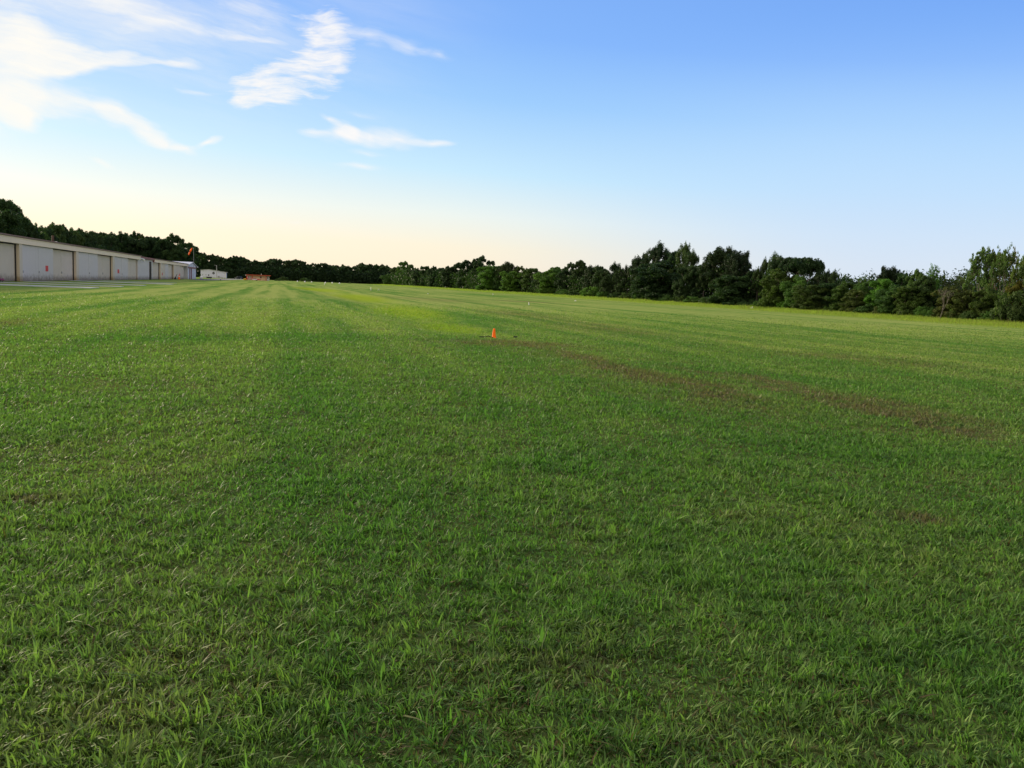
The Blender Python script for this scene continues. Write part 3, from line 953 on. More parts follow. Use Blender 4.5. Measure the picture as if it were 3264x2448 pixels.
    MB().tube([(0, 0, 0), (0, 0, hh)], [.05, .035], 8).build('pole', M['grey'], w)
    MB().box(-.06, .06, -.06, .06, .2, .45).build('bracket', M['grey'], w)
    top = at_y(612.4, 790.5, w.location.y) - w.location; bot = at_y(601.6, 812.5, w.location.y) - w.location
    pp, rr = [], []
    for k in range(9):
        f = k / 8
        q = top.lerp(bot, f) + Vector((-0.05 * math.sin(f * 3.1), -.15 * f, 0))
        pp.append(q); rr.append((.12, .20, .26, .30, .31, .29, .26, .22, .15)[k] + .008 * (-1) ** k)
    MB().tube(pp, rr, 12).build('sock', M['sock'], w, smooth=True)
    MB().tube([(0, 0, hh - .06), top + Vector((0, 0, -.02))], .03, 6).build('swivel', M['grey'], w)
    # white tank at its far corner
    p = xy(hu(628), FRONT + 1.5)
    tk = thing('water_tank', 'small round white tank beside the far corner of the gabled shed', 'tank', p)
    MB().lathe([(.3, .1), (.50, .25), (.56, .6), (.50, .95), (.2, 1.12), (.08, 1.2)], 14).build('tank', M['plain_white'], tk, smooth=True)
    MB().box(-.4, .4, -.4, .4, 0, .1).build('base', M['concrete'], tk)


hangar_row()


def aprons():
    """concrete strips leading out of the hangar bays"""
    for (ex, ey), uw in (((287, 919.5), 4.2), ((383, 914.9), 2.4), ((455, 911), 3.0), ((541, 907), 5.5), ((560, 903), 2.0)):
        u, v = uv(gp(ex, ey))
        b = MB()
        n = 14
        va, vb = FRONT + .05, v
        pts = []
        rnd = random.Random(int(ex))
        for s in (0, 1):
            row = []
            for k in range(n + 1):
                vv = va + (vb - va) * k / n
                q = xy(u + (uw if s else 0) + rnd.uniform(-.06, .06), vv)
                row.append((q.x, q.y))
            pts += row if not s else row[::-1]
        b.prism(pts, 2, -.06, .05)
        o = b.build('concrete_apron', M['concrete']); o['kind'] = 'structure'


aprons()


def hand_truck():
    p = xy(hu(551), FRONT + .75)
    t = thing('hand_truck', 'dark two-wheeled hand truck leaning by the second hangar row', 'hand truck', p, ROW + math.pi / 2)
    s = 1.0
    for a in (-.3, .3):
        MB().tube([(.1, a, .12), (-.22, a, 1.25), (-.42, a * .6, 1.55)], .045, 6).build('side_rail', M['dark'], t)
        MB().wheel((.16, a * 1.35, .24), .24, .12).build('wheel', M['black'], t)
    for k in range(4):
        z = .3 + k * .3
        MB().tube([(.06 - .29 * (z - .12), -.3, z), (.06 - .29 * (z - .12), .3, z)], .035, 6).build('cross_bar', M['dark'], t)
    MB().box(-.25, .12, -.3, .3, .06, .1).build('toe_plate', M['dark'], t)
    MB().box(-.02, .18, -.24, .24, .45, .8).build('strapped_motor', M['rust'], t)


hand_truck()


def cone(label, p, h, group=None, pale=None):
    t = thing('traffic_cone', label, 'traffic cone', p)
    k = h / .70
    bw = .20 * k
    body = MB().lathe([(.155 * k, .03 * k), (.148 * k, .05 * k), (.078 * k, .66 * k), (.072 * k, .70 * k), (.045 * k, .70 * k), (.045 * k, .64 * k)], 20).build('cone_body', M['orange'], t, smooth=True)
    MB().box(-bw, bw, -bw, bw, 0, .032 * k).build('base', M['orange'] if pale is None else M['black'], t, bevel=.008 * k)
    if pale:
        r = lambda z: .148 - (z - .05) / .61 * .070
        MB().lathe([(r(.42) * k + .003, .42 * k), (r(.56) * k + .003, .56 * k)], 20).build('white_band', M[pale], body, smooth=True)
    return t


pc = gp(1574.5, 1070)
pc.z = float(terrain(pc.x, pc.y))
cone('small orange traffic cone standing alone in the open field', pc, (1070 - 1043.5) / F * pc.y * 1.14)
cone('orange cone with white band beside the hand truck at the hangars', xy(hu(555.5), FRONT + 1.3), 1.25, pale='plain_white')


def field_bits():
    # black hose lying in the grass by the cone
    pts = []
    for x, y in ((1527, 1069.3), (1536, 1068.6), (1548, 1068.8), (1556, 1069.6), (1566, 1070.2), (1572, 1070.6)):
        q = gp(x, y); pts.append((q.x, q.y, float(terrain(q.x, q.y)) + .03 + .02 * ((x * 7) % 3)))
    tag(MB().tube(pts, [.013, .015, .012, .015, .014, .013], 8).build('hose', M['black'], smooth=True), 'short length of black hose in the grass left of the field cone', 'hose')
    # dark weed tuft to the right of the cone
    q = gp(1642, 1071)
    r = random.Random(3)
    b = MB()
    for k in range(26):
        a, l = r.uniform(0, 6.28), r.uniform(.03, .08)
        x0, y0 = r.uniform(-.04, .04), r.uniform(-.03, .03)
        tip = (x0 + math.cos(a) * l * .8, y0 + math.sin(a) * l * .8, r.uniform(.03, .08))
        b.tube([(x0, y0, -.01), ((x0 + tip[0]) / 2, (y0 + tip[1]) / 2, tip[2] * .75), tip], [.006, .012, .002], 4)
    m2, t_, b_ = material('dark_weed'); t_.put(b_.inputs['Base Color'], (0.012, 0.030, 0.008, 1)); b_.inputs['Roughness'].default_value = .7
    o = b.build('weed', m2); o.location = (q.x, q.y, float(terrain(q.x, q.y)))
    tag(o, 'small dark weed tuft in the grass right of the field cone', 'weed')


    # magenta flowers at the foot of the near hangar post
    q = gp(3, 899)
    fl = thing('flower_clump', 'small clump of magenta flowers at the far left foot of the hangar', 'flowers', q)
    stems, pet = MB(), MB()
    for i in range(16):
        x0, y0, z1 = r.uniform(-.35, .35), r.uniform(-.25, .25), r.uniform(.18, .42)
        stems.tube([(x0 * .5, y0 * .5, 0), (x0, y0, z1)], .012, 4)
        pet.lathe([(.01, z1 - .03), (.08, z1), (.06, z1 + .05), (.01, z1 + .06)], 7, (x0, y0, 0))
    stems.build('stem', m2, fl); pet.build('blossom', M['magenta'], fl)
    for i, (x, y0, y1) in enumerate(((2228, 956, 968), (2250, 958, 970), (2273, 962, 972), (2318, 957, 976))):
        v = uv(gp(2250, 908 + 0.0645 * 1000))[1] - 1.2
        q = at_v(x, hor(x) + 4, v); q.z = 0
        hh = at_v(x, y0, v).z
        w = thing('fence_stake', f'thin pale stake at the wood edge, {["leftmost", "second", "third", "rightmost"][i]} of four left of the dome-topped pine', 'stake', q, 0, 'stakes along the wood edge')
        MB().tube([(0, 0, -.1), (.03, 0, max(.7, hh))], [.045, .035], 6).build('stake', M['pale_grey'], w)
        MB().box(-.02, .08, -.05, .05, max(.7, hh) - .12, max(.7, hh) - .06).build('clip', M['grey'], w)


field_bits()


def markers():
    # white tyre-like domes along the far end of the strip
    order = ['leftmost', 'second', 'third', 'fourth', 'fifth', 'rightmost']
    first = None
    for i, (x, y) in enumerate(((948, 898.2), (972, 899.4), (993, 900.2), (1037, 902.6), (1059, 903.2), (1082, 904.6))):
        p = gp(x, y)
        lab = f'white dome marker at the far field end, {order[i]} from left of the six' if 0 < i < 5 else f'white dome marker at the far field end, {order[i]} of the six'
        t = thing('runway_marker', lab, 'runway marker', p, 0, 'white markers along the far end of the field')
        if first is None:
            a = MB().lathe([(.33, 0), (.35, .08), (.31, .32), (.20, .56), (.08, .66), (.03, .68)], 14).mesh('dome', M['plain_white'], smooth=True)
            c = MB().box(-.5, .5, -.5, .5, 0, .04).mesh('base', M['pale_grey'])
            first = (a, c)
        link('dome', first[0], t); link('base', first[1], t)
    # upright white posts
    for x, y0, y1, w, lab in ((1034, 901.8, 909.3, .19, 'slender white stake far out in the field, left of the thicker white post'),
                              (1182, 916.2, 925.4, .18, 'thick white upright post standing in the far field before the wood')):
        p = gp(x, y1)
        h = (y1 - y0) / F * p.y
        t = thing('marker_post', lab, 'post', p)
        MB().lathe([(w * .46, 0), (w * .5, h * .05), (w * .5, h * .9), (w * .3, h)], 12).build('post', M['lichen_white'], t, smooth=True)
        MB().lathe([(w * .7, 0), (w * .7, .05)], 12).build('collar', M['grey'], t)
    # folded A-shaped marker
    p = gp(1207, 926); k = p.y / F
    t = thing('marker_board', 'small white A-shaped marker with two legs, right of the thick white post', 'marker', p)
    MB().prism([(-2.6 * k, 0), (-1.4 * k, 0), (.5 * k, 3.6 * k), (-.5 * k, 4 * k)], 1, -.25, -.15).build('leg', M['lichen_white'], t)
    MB().prism([(2.6 * k, 0), (1.4 * k, 0), (-.3 * k, 3.6 * k), (.5 * k, 4 * k)], 1, -.14, -.04).build('leg', M['lichen_white'], t)
    MB().lathe([(.10, 3.6 * k), (.24, 4.2 * k), (.05, 5 * k)], 8).build('knob', M['lichen_white'], t)
    # edge lights: white knob on a flat plate
    for x, y, hpx, wpx, lab in ((1364, 938.5, 4, 3, 'tiny white edge light in the field, left of the cone column'),
                                (1571, 942, 6, 2, 'thin pale edge light near the wood, straight above the field cone'),
                                (1834, 962, 5.5, 7, 'white edge light on a flat plate, right of the bent marker'),
                                (2397, 985, 8, 9, 'white edge light with round knob, nearest the right-hand wood')):
        p = gp(x, y); k = p.y / F
        t = thing('edge_light', lab, 'edge light', p, 0, 'small white lights along the field edge')
        MB().box(-wpx / 2 * k, wpx / 2 * k, -.25, .25, .10, .10 + 1.1 * k).build('plate', M['plain_white'], t)
        MB().tube([(0, 0, 0), (.0, 0, hpx * k * .62)], .42 * k, 8).build('stem', M['grey'], t)
        r_ = max(.9 * k, min(1.6, hpx * .2) * k)
        MB().lathe([(r_ * .4, hpx * k - 2.2 * r_), (r_, hpx * k - 1.4 * r_), (r_ * .9, hpx * k - .5 * r_), (r_ * .2, hpx * k)], 12, (.6 * k if wpx > 6 else 0, 0, 0)).build('lens', M['plain_white'], t, smooth=True)
    p = gp(1685.5, 973); k = p.y / F
    t = thing('bent_marker', 'white bent marker with a dark band, out in the field past the cone', 'marker', p, 0)
    MB().tube([(.3 * k, 0, 0), (.5 * k, 0, 2.2 * k), (0, 0, 5.6 * k)], [.9 * k, 1.4 * k, 1.5 * k], 10).build('stem', M['plain_white'], t, smooth=True)
    MB().tube([(0.1 * k, 0, 5.6 * k), (-.1 * k, 0, 6.4 * k)], [1.55 * k, 1.55 * k], 10).build('band', M['grey'], t)
    MB().tube([(-.1 * k, 0, 6.4 * k), (-.3 * k, 0, 8.2 * k), (.6 * k, 0, 9.8 * k)], [1.5 * k, 1.9 * k, .9 * k], 10).build('head', M['plain_white'], t, smooth=True)


markers()


# ------------------------------------------------------------------ the far end: white hall, hut, car, aeroplane and yard things
def far_end():
    p = gp(680.5, 886.3); Y = p.y; k = Y / F
    az = math.atan2(-p.x, p.y) * .9
    X = lambda px: (at_y(px, 878, Y).x - p.x) * math.cos(az)
    Z = lambda px, py: at_y(px, py, Y).z
    t = thing('white_hall', 'low white hall with a black diamond emblem, far off before the wood', 'building', p, az)
    g = [(X(640.2), 0), (X(720.4), 0), (X(720.6), Z(720.6, 868.5)), (X(667.5), Z(667.5, 859.6)), (X(640), Z(640, 861.2))]
    MB().prism(g, 1, 0, 22).build('wall', M['far_white'], t)
    r = MB()
    for (xa, za), (xb, zb) in (((X(639.3), Z(639.3, 861.2)), (X(667.5), Z(667.5, 859.6))), ((X(667.5), Z(667.5, 859.6)), (X(723.5), Z(723.5, 869)))):
        r.prism([(xa, za + .02), (xb, zb + .02), (xb, zb + .22), (xa, za + .22)], 1, -.3, 22.3)
    r.build('roof', M['pale_grey'], t)
    cx, cz, hw = X(680.5), Z(680.5, 870.5), 4.6 * k
    em = MB().prism([(cx - hw, cz), (cx, cz - hw), (cx + hw, cz), (cx, cz + hw)], 1, -.06, -.003).build('emblem', M['dark'], t)
    MB().lathe([(.9 * k, 0), (.9 * k, .02)], 12).build('emblem_centre', M['pale_grey'], em)
    o = em.children[0]; o.rotation_euler = (R(90), 0, 0); o.location = (cx, -.062, cz)

    def rect(nm, x0, x1, y0, y1, mat, par, d0=-.05, d1=-.003):
        xm = (x0 + x1) / 2
        return MB().box(X(x0), X(x1), d0, d1, Z(xm, y1), Z(xm, y0)).build(nm, M[mat], par)
    wf = rect('window', 663, 667.2, 874.6, 879, 'grey', t); rect('pane', 663.5, 666.7, 875, 878.6, 'glass', wf, -.06, -.052)
    rect('vent', 655, 658, 874.5, 876.8, 'grey', t); rect('vent', 647, 649.5, 862.7, 864.3, 'grey', t)
    rect('vent', 696, 699.5, 868.8, 870.2, 'grey', t); rect('vent', 712.5, 716, 870.8, 872, 'grey', t)
    rect('air_conditioner', 695, 699.6, 879.4, 882.8, 'grey', t, -.6, -.003)
    rect('wall_trim', 717.6, 720.3, 869, 886.4, 'plain_white', t, -.09, -.003)
    # pole in front of it
    q = gp(690.8, 887.2); kk = q.y / F
    w = thing('utility_pole', 'tall grey utility pole in front of the white hall', 'utility pole', q)
    MB().tube([(0, 0, 0), (-.02, 0, 5), (-.1, 0, 41.5 * kk)], [.22, .19, .12], 8).build('pole', M['grey'], w)
    MB().tube([(-.1, 0, 39 * kk), (-.9, 0, 41 * kk)], .06, 6).build('arm', M['grey'], w)
    MB().box(-1.15, -.8, -.15, .15, 41 * kk - .08, 41 * kk + .1).build('lamp', M['pale_grey'], w)
    # dark bin
    q = gp(666.5, 887.9); kk = q.y / F
    d = thing('dumpster', 'dark rectangular dumpster on the grass in front of the white hall', 'dumpster', q)
    a = 7.2 * kk; hh = 5.6 * kk
    MB().prism([(-a * .93, .12), (a * .93, .12), (a, hh * .86), (-a, hh * .86)], 1, -.8, .8).build('body', M['dark'], d)
    MB().box(-a * 1.02, a * 1.02, -.86, .86, hh * .862, hh).build('lid', M['black'], d, bevel=.03)
    for s in (-.8, .8):
        MB().wheel((a * s, -.7, .1), .1, .1).build('wheel', M['black'], d)
    # bench and short post
    q = gp(705, 887.6); kk = q.y / F
    bt = thing('picnic_bench', 'weathered timber picnic bench near the right end of the white hall', 'bench', q)
    MB().box(-5 * kk, 4 * kk, -.4, .4, 2.2 * kk, 2.2 * kk + .08).build('table_top', M['timber'], bt)
    for s in (-.9, .9):
        MB().box(-5 * kk, 4 * kk, s - .14, s + .14, 1.3 * kk, 1.3 * kk + .06).build('seat', M['timber'], bt)
    for x in (-4, 3):
        MB().prism([(-.85, 0), (-.7, 0), (-.2, 2.19 * kk), (-.35, 2.19 * kk)], 0, x * kk - .05, x * kk + .05).build('leg', M['timber'], bt)
        MB().prism([(.85, 0), (.7, 0), (.2, 2.19 * kk), (.35, 2.19 * kk)], 0, x * kk - .05, x * kk + .05).build('leg', M['timber'], bt)
    q = gp(703, 893.6); kk = q.y / F
    w = thing('bollard', 'short bollard with white top at the edge of the yard', 'bollard', q)
    MB().lathe([(.17, 0), (.17, 3.4 * kk)], 10).build('shaft', M['dark'], w)
    MB().lathe([(.2, 3.4 * kk + .002), (.2, 6 * kk), (.1, 6.5 * kk)], 10).build('cap', M['plain_white'], w)
    # asphalt yard
    ring = [gp(x, y) for x, y in ((600, 891.6), (660, 893.8), (705, 893.2), (760, 891.4), (790, 890.8), (790, 889.2), (735, 888.3), (690, 889.0), (640, 889.6))]
    b = MB(); b.prism([(q.x, q.y) for q in ring], 2, -.05, .012)
    o = b.build('yard', M['asphalt']); o['kind'] = 'structure'

    # hut
    p = gp(826, 894.0); Y2 = p.y; k2 = Y2 / F
    az2 = math.atan2(-p.x, p.y)
    X2 = lambda px: (at_y(px, 882, Y2).x - p.x) * math.cos(az2)
    Z2 = lambda px, py: at_y(px, py, Y2).z
    h = thing('flat_roofed_hut', 'small salmon hut with overhanging red flat roof beyond the field', 'hut', p, az2)
    zt = Z2(826, 878.6)
    MB().box(X2(805.5), X2(848.5), 0, 7, 0, zt).build('wall', M['hut_wall'], h)
    MB().box(X2(788), X2(805.3), .5, 7, 0, zt).build('porch_wall', M['hut_pink'], h)
    MB().box(X2(848.7), X2(859.5), .8, 7, 0, zt).build('end_wall', M['pale_grey'], h)
    ro = MB(); ro.box(X2(783.5), X2(863.6), -1.3, 7.5, zt + .003, Z2(826, 876.4))
    rf = ro.build('roof', M['hut_red'], h, bevel=.03)
    MB().tube([(X2(833), 2, zt), (X2(833), 2, zt + .95)], .1, 8).build('vent_pipe', M['plain_white'], rf)
    MB().box(X2(782.6), X2(784.6), -1.5, -1.31, zt - .25, zt + .2).build('gutter_end', M['plain_white'], rf)

    def rect2(nm, x0, x1, y0, y1, mat, par, d0, d1):
        xm = (x0 + x1) / 2
        return MB().box(X2(x0), X2(x1), d0, d1, max(.02, Z2(xm, y1)), Z2(xm, y0)).build(nm, M[mat], par)
    w = rect2('window', 828.5, 834.2, 881.3, 886.9, 'hut_red', h, -.06, -.003); rect2('pane', 829.1, 833.6, 881.9, 886.3, 'glass', w, -.07, -.062)
    w = rect2('window', 790.3, 797, 879.8, 888, 'plain_white', h, .42, .497); rect2('pane', 791.6, 794.5, 880.8, 888, 'glass', w, .41, .418)
    dd = rect2('door', 850.2, 856.5, 882.7, 893.8, 'plain_white', h, .72, .797); rect2('pane', 852, 854.8, 884, 889, 'glass', dd, .71, .717)
    MB().lathe([(.05, 0), (.05, .1)], 8, (X2(855.6), .64, .95)).build('handle', M['steel'], dd)
    for a in (787, 804.2, 848.4):
        MB().box(X2(a) - .16, X2(a) + .16, -1.15, -.85, 0, zt - .003).build('post', M['hut_red'], h)
    rect2('rail', 787.3, 804, 887.6, 889, 'hut_red', h, -1.1, -.95)

    # parked car, side on
    p = gp(761.5, 889.0)
    c = thing('parked_car', 'dark car with a pale windscreen parked left of the salmon hut', 'car', p, 0)
    s = 27 / F * p.y / 4.6
    prof = [(-2.25, .35), (-2.3, .62), (-1.95, .82), (-1.25, .92), (1.9, .95), (2.25, .85), (2.28, .4)]
    rings = []
    for yy, kx in ((-.86, .97), (-.78, 1.0), (.78, 1.0), (.86, .97)):
        rings.append([(a * kx * s, yy * s, z * s) for a, z in prof])
    MB().loft(rings).build('body', M['car_body'], c, bevel=.02)
    cab = [(-1.35, .92), (-.55, 1.42), (.75, 1.45), (1.65, .96)]
    rings = [[(a * kx * s, yy * s, (z + .003) * s) for a, z in cab] for yy, kx in ((-.72, .94), (-.62, 1.0), (.62, 1.0), (.72, .94))]
    MB().loft(rings).build('cabin', M['car_body'], c)
    MB().prism([(-1.28 * s, .98 * s), (-.60 * s, 1.42 * s), (-.58 * s, 1.45 * s), (-1.36 * s, .97 * s)], 1, -.60 * s, .60 * s).build('windscreen', M['steel'], c)
    for x0, x1, x2, x3 in ((-1.05, -.52, .05, .05), (.12, .12, .70, 1.25)):
        MB().prism([(x0 * s, .98 * s), (x1 * s, 1.36 * s), (x2 * s, 1.38 * s), (x3 * s, .98 * s)], 1, -.735 * s, -.70 * s).build('side_window', M['glass'], c)
    for x in (-1.4, 1.38):
        for y in (-.80, .80):
            wh = MB().wheel((x * s, y * s, .33 * s), .33 * s, .2 * s).build('wheel', M['black'], c)
            MB().wheel((x * s, (y + math.copysign(.105, y)) * s, .33 * s), .2 * s, .02 * s).build('rim', M['steel'], wh)
    MB().box(-2.30 * s, -2.22 * s, -.6 * s, -.35 * s, .6 * s, .72 * s).build('headlight', M['plain_white'], c)
    MB().box(-2.30 * s, -2.22 * s, .35 * s, .6 * s, .6 * s, .72 * s).build('headlight', M['plain_white'], c)

    # yellow cart
    p = gp(781, 893.4); kk = p.y / F
    c = thing('yard_cart', 'small yellow utility cart left of the red aeroplane', 'cart', p)
    MB().prism([(-3.6 * kk, 2.2 * kk), (3.4 * kk, 1.4 * kk), (3.6 * kk, 4.6 * kk), (-3.6 * kk, 5.2 * kk)], 1, -.5, .5).build('bed', M['yellow'], c, bevel=.03)
    MB().box(.3 * kk, 1.2 * kk, -.45, .45, 4.9 * kk, 6.8 * kk).build('seat_back', M['yellow'], c, bevel=.03)
    for x in (-2.3, 2.3):
        for y in (-.55, .55):
            MB().wheel((x * kk, y, 1.2 * kk), 1.2 * kk, .14).build('wheel', M['black'], c)
    MB().tube([(-3.4 * kk, 0, 3 * kk), (-5.2 * kk, 0, 4.6 * kk)], .05, 6).build('handle', M['yellow'], c)

    # small red aeroplane, nose to the right
    p = gp(809, 894.6); kk = p.y / F
    a = thing('parked_aeroplane', 'small red aeroplane with a white stripe parked in front of the hut', 'aeroplane', p)
    rings = []
    for x, z, rz, ry in ((-22, 5.6, .5, .3), (-18, 5.4, .8, .5), (-8, 4.9, 1.35, 1.1), (2, 4.4, 1.7, 1.5), (10, 4.1, 1.75, 1.6), (17, 3.7, 1.6, 1.5), (20.5, 3.4, 1.1, 1.0), (22, 3.3, .4, .4)):
        rings.append([(x * kk, ry * kk * math.cos(q * math.pi / 6), (z + rz * math.sin(q * math.pi / 6)) * kk) for q in range(12)])
    MB().loft(rings).build('fuselage', M['plane_red'], a, smooth=True)
    MB().prism([(-20 * kk, 5.2 * kk), (12 * kk, 3.9 * kk), (12 * kk, 4.5 * kk), (-20 * kk, 5.6 * kk)], 1, -1.75 * kk, -1.62 * kk).build('stripe', M['plane_white'], a)
    MB().prism([(-23.6 * kk, 5.9 * kk), (-18.5 * kk, 5.9 * kk), (-21.4 * kk, 10.2 * kk), (-24 * kk, 10.2 * kk)], 1, -.12, .12).build('tail_fin', M['plane_red'], a)
    MB().prism([(-22.5 * kk, -7 * kk), (-19.5 * kk, -7 * kk), (-18 * kk, 0), (-19.5 * kk, 7 * kk), (-22.5 * kk, 7 * kk)], 2, 5.6 * kk, 5.6 * kk + .07).build('tailplane', M['plane_red'], a)
    MB().prism([(1 * kk, -24 * kk), (8 * kk, -24 * kk), (10.5 * kk, 0), (8 * kk, 24 * kk), (1 * kk, 24 * kk), (0, 0)], 2, 2.75 * kk, 2.75 * kk + .16).build('wing', M['plane_white'], a)
    rings = [[(x * kk, ry * kk * math.cos(q * math.pi / 6), (z + rz * math.sin(q * math.pi / 6)) * kk) for q in range(7)] for x, z, rz, ry in ((-3, 5.9, .2, .4), (0, 5.9, 1.3, 1.0), (5, 5.6, 1.5, 1.1), (9, 5.3, .3, .6))]
    MB().loft(rings).build('canopy', M['glass'], a, smooth=True)
    pr = MB().box(22 * kk, 22.5 * kk, -.12, .12, -.2 * kk + .4, 6.6 * kk).build('propeller', M['black'], a)
    for y in (-3.2, 3.2):
        w = MB().wheel((9 * kk, y * kk, 1.15 * kk), 1.15 * kk, .22).build('wheel', M['black'], a)
        MB().tube([(9 * kk, y * kk, 1.2 * kk), (8 * kk, y * .5 * kk, 2.9 * kk)], .09, 6).build('gear_leg', M['dark'], a)
    MB().wheel((-21 * kk, 0, .7 * kk), .7 * kk, .12).build('tail_wheel', M['black'], a)
    MB().tube([(-21 * kk, 0, .8 * kk), (-20 * kk, 0, 5 * kk)], .06, 6).build('tail_strut', M['dark'], a)


far_end()


# ------------------------------------------------------------------ trees: a handful of prototypes, then copies
def leaf_quads(rng, c, nrm, ln, wd):
    n = len(c)
    r = rng.normal(size=(n, 3))
    nrm = nrm + 0.001
    nrm = nrm / np.linalg.norm(nrm, axis=1, keepdims=True)
    t1 = np.cross(nrm, r); t1 /= np.linalg.norm(t1, axis=1, keepdims=True) + 1e-9
    t2 = np.cross(nrm, t1)
    L = (ln * np.exp(rng.normal(0, .3, n)))[:, None]; Wd = (wd * np.exp(rng.normal(0, .3, n)))[:, None]
    return np.stack([c - t1 * L, c + t2 * Wd, c + t1 * L, c - t2 * Wd], 1).reshape(-1, 3)


def sph(rng, n):
    d = rng.normal(size=(n, 3))
    return d / np.linalg.norm(d, axis=1, keepdims=True)


def clump_leaves(rng, cs, rs, per, ln, wd, up=0.12, shell=0.45):
    """leaves on and inside a set of ellipsoid clumps; per may vary by clump"""
    per = np.broadcast_to(per, len(cs)).astype(int)
    i = np.repeat(np.arange(len(cs)), per)
    d = sph(rng, len(i))
    rad = shell + (1 - shell) * rng.random(len(i)) ** 0.6
    rad *= np.exp(rng.normal(0, .10, len(i)))
    p = cs[i] + d * rs[i] * rad[:, None]
    nrm = d * 0.8 + sph(rng, len(i)) * 0.75 + np.array([0, 0, up])
    tone = np.repeat(rng.random(len(cs)), per)           # each clump is a little lighter or darker in itself
    rnd = np.clip(0.55 * rng.random(len(i)) + 0.45 * tone, 0, 1)
    return leaf_quads(rng, p, nrm, ln, wd), np.repeat(rnd, 4)


def tubes_np(paths, n=6):
    b = MB()
    for pts, rad in paths:
        b.tube(pts, rad, n)
    return b


def limb(rng, a, bq, r0, r1, bend=.08):
    a, bq = np.array(a, float), np.array(bq, float)
    L = np.linalg.norm(bq - a)
    k = 4
    pts = [a + (bq - a) * s / k + (rng.normal(0, bend * L, 3) if 0 < s < k else 0) for s in range(k + 1)]
    return [tuple(p) for p in pts], [r0 + (r1 - r0) * s / k for s in range(k + 1)]


PROTO = {}


def proto(name, V, rnd, mat, wood, n=6):
    f = np.arange(len(V)).reshape(-1, 4)
    crown = mesh_np(name + '_crown', V, f, mat, {'rnd': rnd}) if len(V) else None
    trunk = tubes_np(wood, n).mesh(name + '_trunk', M['bark'], smooth=True)
    PROTO[name] = (crown, trunk)


def make_broad(name, seed, low=0.05, lobes=9, narrow=1.0, gaps=0.0, per=210, ln=.135, wd=.075, open_under=False):
    """broadleaf tree 10 high and about 8 wide, made of uneven lobes of leaf clumps"""
    rng = np.random.default_rng(seed)
    C, Rd = [], []
    wood = [([(0, 0, -.2), (.08, .05, 2.4), (-.05, .1, 5), (.1, 0, 7.6)], [.26, .22, .16, .06])]
    L = []
    for i in range(lobes):
        a = i * 2.4 + rng.uniform(-.4, .4)
        f = (i + .5) / lobes
        z = 10 * (low + .08 + (0.86 - low - .06) * f)
        prof = math.sin(math.pi * min(1, (0.18 + .82 * (1 - f)) ** 0.75)) if not open_under else math.sin(math.pi * (0.15 + .75 * (1 - f)))
        rad = 2.7 * narrow * (.45 + .65 * prof) * rng.uniform(.75, 1.15)
        lr = rng.uniform(1.2, 1.9) * (1.0 if f < .8 else .8)
        L.append(((rad * math.cos(a) * .85, rad * math.sin(a) * .85, z), lr))
    L.append(((rng.uniform(-.5, .5), rng.uniform(-.4, .4), 8.7), 1.25))
    if not open_under:
        for q in range(6):                   # skirt of low growth
            a = q * 1.05 + rng.uniform(-.3, .3)
            L.append(((2.0 * narrow * math.cos(a), 2.0 * narrow * math.sin(a), rng.uniform(1.1, 2.2)), rng.uniform(1.2, 1.6)))
    L.append(((0, 0, 5.6 if not open_under else 8.0), (2.1 if not open_under else 1.1) * narrow)); L.append(((.2, 0, 3.4 if not open_under else 8.2), (2.0 if not open_under else 1.2) * narrow))
    for c, lr in L:
        n = 15
        d = sph(rng, n); d[:, 2] = np.abs(d[:, 2]) * .9 - .35 * (rng.random(n) < .4)
        cc = np.array(c) + d * np.array([lr, lr, lr * .85]) * rng.uniform(.72, 1.12, (n, 1))
        C.append(cc)
        r = rng.uniform(.38, .80, (n, 1)) * (lr / 1.6)
        Rd.append(np.concatenate([r, r, r * 1.0], 1))
        wood.append(limb(rng, (0, 0, max(1.4, c[2] * .55)), c, .10, .025))
    C, Rd = np.concatenate(C), np.concatenate(Rd)
    k = (C[:, 2] > 10 * low) & (rng.random(len(C)) > gaps)
    C, Rd = C[k], Rd[k]
    V, rn = clump_leaves(rng, C, Rd, per, ln, wd)
    proto(name, V, rn, M['leaf'], wood)


def make_pine(name, seed, low=.30, wide=2.3, flat=False, candles=2):
    """pine 10 high: bare lower trunk, big tufts that turn up like candles at the branch ends"""
    rng = np.random.default_rng(seed)
    wood = [([(0, 0, -.2), (.05, 0, 3), (-.04, .03, 6.5), (0, 0, 9.2)], [.22, .19, .12, .03])]
    C, Rd = [], []
    nw = 9
    for i in range(nw):
        f = i / (nw - 1)
        z = 10 * (low + (.90 - low) * f)
        prof = (math.sin(math.pi * (0.25 + .66 * f)) ** .7) if flat else (1 - f) ** .6 * .85 + .24
        nb = rng.integers(4, 7)
        for j in range(nb):
            a = 6.283 * j / nb + i * 1.1 + rng.uniform(-.35, .35)
            bl = wide * prof * rng.uniform(.45, 1.4)
            rise = rng.uniform(.3, 1.0) * bl * (.4 + .8 * f)
            tip = np.array([bl * math.cos(a), bl * math.sin(a), z + rise])
            wood.append(limb(rng, (0, 0, z - .1), tip, .055, .02, .05))
            for q in range(candles):
                s = rng.uniform(.5, 1.05)
                c = np.array([0, 0, z]) + (tip - [0, 0, z]) * s + rng.normal(0, .25, 3)
                hgt = rng.uniform(.50, .95) * (.75 + .5 * f)
                r_ = rng.uniform(.25, .38)
                C.append(c + [0, 0, hgt * .7]); Rd.append([r_, r_, hgt])
    for q in range(6):
        C.append([rng.normal(0, .45), rng.normal(0, .45), 9.1 + .14 * q]); Rd.append([.25, .25, .7])
    C, Rd = np.array(C), np.array(Rd)
    V, rn = clump_leaves(rng, C, Rd, 130, .15, .05, up=.1, shell=.3)
    proto(name, V, rn, M['needle'], wood)


